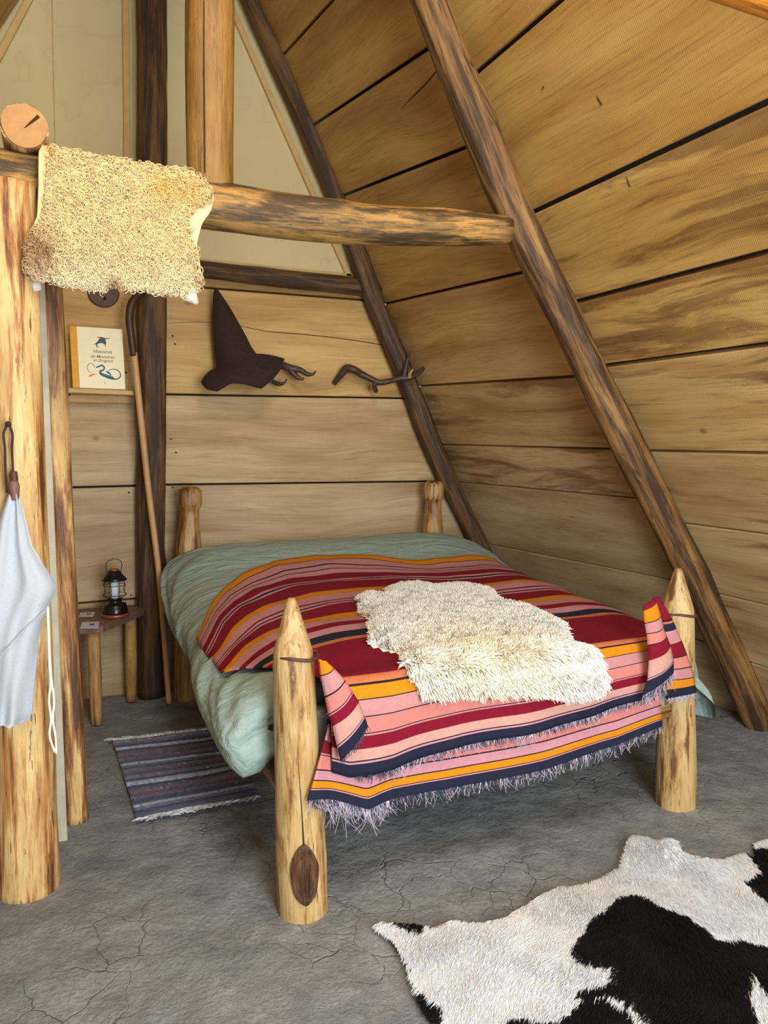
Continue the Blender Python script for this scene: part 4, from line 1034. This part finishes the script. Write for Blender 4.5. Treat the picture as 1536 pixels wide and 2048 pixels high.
# lantern
lc = np.array([.283, 4.235, ztb + .001]); ln = empty('lantern', lc, 'black wire-cage camping lantern with copper rim on the corner table', 'lantern')
lathe('copper_rim', lc, [(.066, 0), (.072, .004), (.073, .014), (.068, .02)], M['copper'], ln)
lathe('base', lc, [(.067, .018), (.064, .03), (.058, .062), (.052, .07), (.034, .074), (.031, .09), (.036, .094), (.036, .10)], M['black'], ln)
lathe('light_tube', lc, [(.022, .098), (.022, .196)], M['tube'], ln, 24)
lathe('hood', lc, [(.064, .194), (.065, .198), (.052, .212), (.034, .234), (.030, .244), (.026, .246)], M['black'], ln)
lathe('cap', lc, [(.026, .244), (.025, .252), (.014, .256)], M['copper'], ln, 20)
for zz, rr in ((.118, .060), (.168, .056)):
    tube('cage_ring', [lc + (rr * math.cos(a), rr * math.sin(a), zz) for a in np.linspace(0, 2 * math.pi, 33)], .0016, M['blackwire'], ln, 6, .008)
for k in range(8):
    a = 2 * math.pi * (k + .5) / 8; u = np.array([math.cos(a), math.sin(a), 0])
    tube('cage_wire', [lc + u * r + (0, 0, z) for r, z in ((.036, .096), (.06, .118), (.053, .128), (.054, .158), (.056, .168), (.05, .196))], .0015, M['blackwire'], ln, 6, .008)
tube('handle', [lc + (x, 0, z) for x, z in ((-.034, .23), (-.037, .285), (-.028, .297), (-.012, .301), (0, .309), (.012, .303), (.028, .300), (.036, .29), (.034, .23))], .002, M['blackwire'], ln, 6, .006)
# leaflets
def leaflet(poly, label, dz):
    P_ = [PZ(x, y, ztb + .003 + dz) for x, y in poly]; e = empty('leaflet', np.mean(P_, 0), label, 'leaflet', 'leaflets on the corner table')
    Vl = [tuple(p + (0, 0, d)) for d in (-.0015, 0) for p in P_]
    mesh('sheet', Vl, [(3, 2, 1, 0), (4, 5, 6, 7)] + [(k, (k + 1) % 4, 4 + (k + 1) % 4, 4 + k) for k in range(4)], M['paper'], e, False)
    c_ = np.mean(P_, 0); s_ = lambda f, kx_: [tuple(c_ + (p - c_) * f + (kx_, 0, .0012)) for p in P_]
    mesh('print', s_(.28, .01), [(0, 1, 2, 3)], M['ink'], e, False)
leaflet([(160, 1256), (196, 1256), (199, 1243), (164, 1244)], 'white printed leaflet at the front of the corner table', .0)
leaflet([(158, 1233), (186, 1233), (190, 1224), (160, 1225)], 'white printed leaflet lying by the wall on the corner table', .001)
# witch hat on its antler hook
YH = 4.40
hat = None
def hat_build():
    # crown rings: centre pixel, half width vector in the wall plane, depth half width; then a soft drooping brim
    rings = [((431, 577), (2, .5), .004), ((434, 590), (7, 1.5), .014), ((443, 620), (16, 4), .035), ((451, 650), (24, 6), .052), ((460, 680), (30, 9), .066), ((467, 705), (34, 11), .078), ((473, 722), (38, 14), .088)]
    out = [(0, 569, 718, .05), (28, 561, 740, .11), (55, 545, 760, .15), (78, 522, 778, .17), (100, 490, 768, .18), (120, 462, 766, .18), (142, 434, 783, .17), (162, 412, 778, .13), (182, 402, 766, .08), (205, 408, 754, .02), (240, 440, 742, -.06), (285, 500, 724, -.07), (325, 545, 713, -.03), (360, 569, 718, .05)]
    V = []; seg = 56; crown = []
    for k, (c, hw, dp) in enumerate(rings):
        C_ = PY(c[0], c[1], YH); E = PY(c[0] + hw[0], c[1] - hw[1], YH) - C_
        for j in range(seg):
            a = 2 * math.pi * j / seg; ca, sa = math.cos(a), math.sin(a)
            p = C_ + E * ca + np.array([0, -1, 0]) * dp * (sa if sa > 0 else sa * .8)
            V.append(p)
            if k == len(rings) - 1: crown.append(p)
    for t in (.25, .5, .75, 1.0):
        for j in range(seg):
            d = 360 * j / seg; o_ = [np.interp(d, [q_[0] for q_ in out], [q_[m_] for q_ in out]) for m_ in (1, 2, 3)]
            e = PY(o_[0], o_[1], YH - o_[2]); p = crown[j] + (e - crown[j]) * t
            p = p + np.array([0, 0, .022]) * math.sin(t * math.pi) * (.3 + .7 * max(0, -math.sin(math.radians(d) + 2.4)))
            V.append(p)
    nr = len(rings) + 4; Fs = grid_faces(nr, seg, True); Fs.append(tuple(range(seg)))
    o = mesh('pointed_hat', V, Fs, M['felt']); so = o.modifiers.new('thickness', 'SOLIDIFY'); so.thickness = .006; so.offset = 0
    return o
hat = hat_build(); tag(hat, 'dark brown felt pointed wizard hat hanging on the back wall', 'hat')
def antler(label, beam, tines, yy):
    e = empty('antler_hook', PY(beam[0][0], beam[0][1], YW), label, 'antler')
    for k, (pts, rr, mt) in enumerate([beam_ for beam_ in tines]):
        P_ = [PY(x, y, yy if len(r_) == 0 else yy + r_[0]) for x, y, *r_ in pts]
        tube('main_beam' if k == 0 else 'tine', P_, [r_ * 1.4 for r_ in rr], M[mt], e, 10, .008)
    return e
antler('dark branching antler behind the pointed hat', [(560, 735)], [
    ([(535, 735, .09), (560, 730, .03), (582, 737, -.01), (600, 740, -.02), (618, 749, -.03), (628, 747, -.04), (631, 742, -.05)], [.016, .017, .016, .013, .009, .006, .003], 'antler'),
    ([(575, 735), (588, 748, -.02), (600, 757, -.03), (607, 758, -.04), (606, 755, -.04)], [.014, .012, .008, .005, .003], 'antler'),
    ([(545, 763, .02), (558, 768), (568, 766, -.02), (574, 758, -.03)], [.009, .009, .006, .003], 'antler')], 4.44)
antler('long dark branched antler across the gable rafter right of the hat', [(690, 745)], [
    ([(668, 767, .08), (680, 752, .05), (695, 737, .02), (706, 739, 0), (722, 748), (740, 757, -.02), (758, 765, -.04), (780, 762, -.07), (800, 757, -.10), (820, 755, -.12), (838, 745, -.12), (850, 732, -.11), (857, 716, -.10)], [.011, .014, .019, .017, .016, .014, .013, .012, .013, .012, .010, .007, .0025], 'antler'),
    ([(752, 763, -.03), (749, 774, -.04), (752, 782, -.045), (747, 772, -.06), (748, 762, -.08)], [.012, .010, .010, .007, .003], 'antler'),
    ([(808, 756, -.11), (812, 735, -.11), (816, 718, -.11), (822, 703, -.11)], [.012, .010, .007, .003], 'antler'),
    ([(819, 757, -.12), (820, 748, -.14), (826, 738, -.16)], [.009, .008, .003], 'horn')], 4.44)

# ================================================================== LINEN CLOTH ON THE LEFT POST
ap = empty('linen_apron', (-.1, 2.5, .6), 'white linen cloth hanging by a leather loop on the thick pale post', 'cloth')
YA = 2.525
rows_px = [(980, 20, 36), (1000, 12, 42), (1040, -2, 52), (1090, -10, 64), (1130, -18, 88), (1160, -24, 108), (1175, -28, 113), (1192, -32, 110), (1205, -34, 100), (1222, -36, 95), (1240, -36, 86), (1280, -36, 77), (1330, -35, 74), (1380, -33, 69), (1420, -30, 66), (1438, -26, 60), (1446, -18, 46)]
V = []; nc = 20
for side in (1, -1):
    for ri, (y, xl_, xr_) in enumerate(rows_px):
        for j in range(nc):
            u = j / (nc - 1); x = xl_ + (xr_ - xl_) * u
            p = PY(x, y, YA); bul = math.sqrt(max(0, 1 - (2 * u - 1) ** 2)) * (.012 + .02 * min(1, ri / 6))
            fold = .017 * math.sin(u * 9 + y * .006 + 1.5 * nz((u * 2, y * .01, 0))) * min(1, ri / 4) + .014 * math.exp(-((u - .55 + (y - 1200) * .001) / .06) ** 2)
            if side > 0: p = p + np.array([0, -bul - fold, 0])
            else: p = p + np.array([0, .012 * math.sqrt(max(0, 1 - (2 * u - 1) ** 2)), 0])
            V.append(p)
nR = len(rows_px); Fs = [f[::-1] for f in grid_faces(nR, nc)] + grid_faces(nR, nc, False, nR * nc)
for i in range(nR - 1):
    a = i * nc; b_ = nR * nc + i * nc; Fs.append((a, a + nc, b_ + nc, b_)); Fs.append((a + nc - 1, b_ + nc - 1, b_ + 2 * nc - 1, a + 2 * nc - 1))
for j in range(nc - 1):
    a = (nR - 1) * nc + j; b_ = nR * nc + a; Fs.append((a, a + 1, b_ + 1, b_))
mesh('cloth_body', V, Fs, M['linen'], ap)
tube('hem_line', [PY(x, y, YA - .045) for x, y in [(-5, 1318), (30, 1280), (62, 1245), (90, 1222)]], .0018, M['linen'], ap, 5, .02)
tube('drawstring', [PY(x, y, YA + .0) for x, y in [(95, 1212), (97, 1260), (99, 1330), (101, 1370), (98, 1400), (102, 1440), (99, 1470), (110, 1505)]], .0035, M['cord'], ap, 7, .01)
tube('drawstring', [PY(x, y, YA + .0) for x, y in [(96, 1215), (99, 1300), (103, 1360), (108, 1400), (106, 1440), (111, 1475), (113, 1508)]], .0035, M['cord'], ap, 7, .01)
tube('leather_loop', [PY(x, y, YA) for x, y in [(27, 972), (26, 940), (24, 900), (23, 860), (16, 848), (9, 860), (10, 900), (11, 940), (14, 985)]], .0035, M['peg'], ap, 7, .01)
tube('leather_knot', [PY(x, y, YA - .006) for x, y in [(28, 942), (27, 950), (29, 960), (27, 966)]], [.009, .012, .010, .012], M['twine'], ap, 9, .005)
tube('leather_tab', [PY(x, y, YA - .01) for x, y in [(28, 962), (28, 972), (29, 985), (30, 1000)]], [.012, .016, .014, .011], M['leather'], ap, 10, .006)
p = PY(16, 848, YA); tube('nail', [p + (0, .05, 0), p + (0, -.008, 0)], .008, M['peg'], ap, 10, .01)

# ================================================================== RAG RUG
def rag_rug():
    c = [PZ(*p, .012) for p in [(226, 1484), (428, 1462), (520, 1592), (274, 1640)]]
    nr, nc = 73, 40; V = []; fc = []
    D1, D2, G1, V1, LG, RD = [lin(x) for x in ((74, 86, 122), (98, 108, 144), (112, 124, 144), (122, 124, 162), (186, 194, 220), (122, 102, 122))]
    pat = [LG, V1, D2, D1, LG, D1, D2, RD, V1, RD, RD, D2, D1, LG, G1, D1, G1, RD, RD, G1, V1, D1, LG, LG, D1, D2, RD, RD, V1, RD, D1, G1, LG, V1, D1, D2, V1, V1]
    for i in range(nr):
        v = i / (nr - 1)
        for j in range(nc):
            u = j / (nc - 1); p = (c[0] * (1 - u) + c[1] * u) * (1 - v) + (c[3] * (1 - u) + c[2] * u) * v
            ed = .006 * nz((u * 3, v * 9, 2)); p = p + np.array([ed * (1 if u in (0, 1) else .3), .004 * nz((u * 3, v * 2, 0)), .005 * (.5 + nz((p[0], p[1], 0), 6)) + .003 * math.sin(v * 75)])
            if .62 < v < .75 and u > .7: p[2] += .012 * math.sin((v - .62) / .13 * math.pi) * (u - .7) / .3
            V.append(p)
    for i in range(nr - 1):
        for j in range(nc - 1):
            b_ = np.array(pat[int(i / (nr - 1) * len(pat) * .999)]); jit = RNG.normal() * .12
            if RNG.random() < .18: b_ = b_ * .6 + np.array(pat[RNG.integers(0, len(pat))]) * .4
            fc.append(np.clip(b_ * (1 + jit), 0, 1))
    o = mesh('rag_rug', V, grid_faces(nr, nc), M['rag'], None, True, fcol=fc)
    so = o.modifiers.new('thickness', 'SOLIDIFY'); so.thickness = .008; so.offset = 1
    tag(o, 'small blue-grey striped woven rag rug on the floor left of the bed', 'rug')
    V = np.array(V).reshape(nr, nc, 3)
    for e, d in ((V[0], 1), (V[-1], -1)):
        n = 80; pts = []
        for k in range(n):
            u = RNG.random(); p = np.array([np.interp(u, np.linspace(0, 1, nc), e[:, q_]) for q_ in range(3)])
            l = .02 + .045 * RNG.random(); sd = RNG.normal() * .03; cu = RNG.normal() * .035
            tt = np.linspace(0, 1, 7)[:, None]
            pts.append(p + np.array([[0, 0, .004]]) + tt * np.array([[sd, d * l * .6, 0]]) + tt ** 2 * np.array([[cu, 0, 0]]) + np.sin(tt * 3) * np.array([[0, 0, .006]]))
        strands_mesh('knotted_fringe', np.array(pts), np.linspace(.0042, .003, 7), M['yarn'], o, np.array([lin((206, 204, 206))] * n) * RNG.uniform(.6, 1.05, (n, 1)))
        # the white binding yarn along the edge
        tube('edge_yarn', [p + np.array([0, d * (.006 + .012 * abs(nz((i_ * .31, 3, 0)))), .006]) for i_, p in enumerate(e[::2])], .0042, M['cord'], o, 6, .012)
    return o
rag_rug()

# ================================================================== COWHIDE
def cowhide():
    px = [(748, 1860), (762, 1850), (800, 1856), (850, 1860), (870, 1866), (905, 1852), (950, 1856), (965, 1858), (1010, 1852), (1030, 1832), (1060, 1815), (1085, 1795), (1120, 1782), (1145, 1785), (1200, 1760), (1235, 1745), (1245, 1710), (1262, 1680), (1300, 1690), (1318, 1705), (1332, 1698), (1348, 1700), (1356, 1722), (1400, 1718), (1440, 1722), (1490, 1712), (1510, 1722), (1505, 1690), (1530, 1684), (1580, 1680)]
    pol = [tuple(PZ(*p)[:2]) for p in px]
    pol += [(2.42, 1.72), (2.40, 1.5), (2.2, 1.3), (1.95, 1.05), (1.65, .92), (1.3, .98), (1.05, 1.18), (.93, 1.42)]
    left = [(860, 2048), (845, 2020), (826, 1985), (815, 1945), (795, 1910), (784, 1885), (762, 1875)]
    pol += [tuple(PZ(*p)[:2]) for p in left]
    pol = np.array(pol)
    def pz_poly(l): return np.array([tuple(PZ(*p)[:2]) for p in l])
    blacks = [pz_poly([(1190, 1842), (1215, 1828), (1245, 1800), (1285, 1800), (1320, 1822), (1370, 1842), (1405, 1868), (1422, 1890), (1480, 1890), (1540, 1905), (1600, 1930), (1600, 2020), (1548, 2030), (1520, 1985), (1500, 1960), (1495, 2010), (1510, 2048), (1500, 2080), (1420, 2080), (1320, 2075), (1285, 2035), (1240, 2005), (1205, 2000), (1160, 2000), (1165, 1985), (1230, 1975), (1230, 1958), (1170, 1940), (1145, 1915), (1160, 1885)]),
              pz_poly([(1485, 1770), (1520, 1752), (1490, 1712), (1510, 1700), (1600, 1700), (1600, 1830), (1530, 1812)]),
              pz_poly([(782, 1848), (850, 1856), (848, 1874), (815, 1870)]),
              pz_poly([(826, 1996), (850, 1998), (880, 2020), (890, 2050), (870, 2070), (840, 2030)]),
              pz_poly([(1010, 2048), (1060, 2036), (1085, 2048), (1120, 2040), (1180, 2000), (1210, 2005), (1260, 2030), (1290, 2075), (1250, 2120), (1000, 2120)])]
    blacks.append(np.array([(1.0, 1.15), (1.3, 1.02), (1.7, 1.0), (1.55, 1.2), (1.25, 1.3), (1.05, 1.32)]))
    def black(x, y):
        x2 = x + .012 * nz((x, y, 0), 14) + .006 * nz((x, y, 4), 40); y2 = y + .012 * nz((x, y, 9), 14) + .006 * nz((x, y, 13), 40)
        return any(bool(in_poly(np.array(x2), np.array(y2), b_)) for b_ in blacks)
    def zf(x, y, d):
        z = .012 + .012 * nz((x, y, 0), 4) * min(1, d * 8) + .010 * (nz((x, y, 5), 2.5) + .5) + .006 * nz((x, y, 8), 11) * max(0, 1 - d * 6)
        for (px_, py_, hh, rr) in ((1340, 1712, .05, .05), (1280, 1700, .018, .07), (1000, 1856, .012, .08), (1150, 1800, .012, .08)):
            p = PZ(px_, py_); z += hh * math.exp(-((x - p[0]) ** 2 + (y - p[1]) ** 2) / rr ** 2)
        return max(.006, z)
    st_ = .018; gx = np.arange(pol[:, 0].min() - st_, pol[:, 0].max() + st_, st_); gy = np.arange(pol[:, 1].min() - st_, pol[:, 1].max() + st_, st_)
    GX, GY = np.meshgrid(gx, gy); ins = in_poly(GX, GY, pol); dist = poly_dist(GX, GY, pol) * np.where(ins, 1, -1)
    idx, V, C, Fs = {}, [], [], []
    for i in range(len(gy) - 1):
        for j in range(len(gx) - 1):
            if min(dist[i, j], dist[i + 1, j], dist[i, j + 1], dist[i + 1, j + 1]) < -.006: continue
            f = []
            for (a, b_) in ((i, j), (i, j + 1), (i + 1, j + 1), (i + 1, j)):
                if (a, b_) not in idx:
                    idx[(a, b_)] = len(V); x, y = gx[b_], gy[a]; V.append((x, y, zf(x, y, max(0, dist[a, b_])))); C.append(lin((20, 20, 24)) if black(x, y) else lin((232, 226, 220)))
                f.append(idx[(a, b_)])
            Fs.append(tuple(f))
    o = mesh('cowhide', V, Fs, M['cow'], None, True, col=C)
    so = o.modifiers.new('thickness', 'SOLIDIFY'); so.thickness = .005; so.offset = -1
    tag(o, 'black and white cowhide spread on the clay floor at the front right', 'cowhide')
    n = 70000; rx = RNG.uniform(pol[:, 0].min(), pol[:, 0].max(), n * 2); ry = RNG.uniform(pol[:, 1].min(), pol[:, 1].max(), n * 2); k = in_poly(rx, ry, pol); rx, ry = rx[k][:n], ry[k][:n]; n = len(rx)
    dd = poly_dist(rx, ry, pol)
    ZG = np.array([[zf(x, y, max(0, dist[i, j])) for j, x in enumerate(gx)] for i, y in enumerate(gy)])
    fi = np.clip((ry - gy[0]) / st_, 0, len(gy) - 1.001); fj = np.clip((rx - gx[0]) / st_, 0, len(gx) - 1.001); ii = fi.astype(int); jj = fj.astype(int); a_, b2 = fi - ii, fj - jj
    z = ZG[ii, jj] * (1 - a_) * (1 - b2) + ZG[ii, jj + 1] * (1 - a_) * b2 + ZG[ii + 1, jj] * a_ * (1 - b2) + ZG[ii + 1, jj + 1] * a_ * b2
    ang = -2.2 + .9 * vn(rx, ry, .3, 1.6) + .5 * vn(rx, ry, 3.3, 6) + RNG.normal(size=n) * .16
    lnn = (.020 + .014 * RNG.random(n)) * np.where(dd > .03, 1, .7); lift = .16 + .12 * RNG.random(n) + .12 * vn(rx, ry, 7.3, 12)
    d = np.stack([np.cos(ang) + .4 * vn(rx, ry, 1.3, 38), np.sin(ang) + .4 * vn(rx, ry, 2.3, 38), lift], 1)
    r0 = np.stack([rx, ry, z], 1)
    paths = np.stack([r0 + lnn[:, None] * (d * t + np.array([[0, 0, -.16]]) * t * t) for t in (0, .35, .7, 1)], 1)
    x2 = rx + .012 * vn(rx, ry, .3, 14) + .008 * vn(rx, ry, 4.3, 45); y2 = ry + .012 * vn(rx, ry, 9.3, 14) + .008 * vn(rx, ry, 13.3, 45)
    bl = np.zeros(n, bool)
    for b_ in blacks: bl |= in_poly(x2, y2, b_)
    tan = np.clip(vn(rx, ry, 5.3, 3.2), 0, 1)[:, None]
    wh = np.array(lin((238, 243, 250))) * (.88 + .12 * RNG.random((n, 1))) * (1 - np.array([[.22, .28, .36]]) * tan)
    cc = np.where(bl[:, None], np.array(lin((17, 17, 22))) * (.7 + .7 * RNG.random((n, 1))), wh)
    strands_mesh('hair', paths, np.array([.0011, .0011, .0008, .0003]), M['cow'], o, cc)
    return o
cowhide()
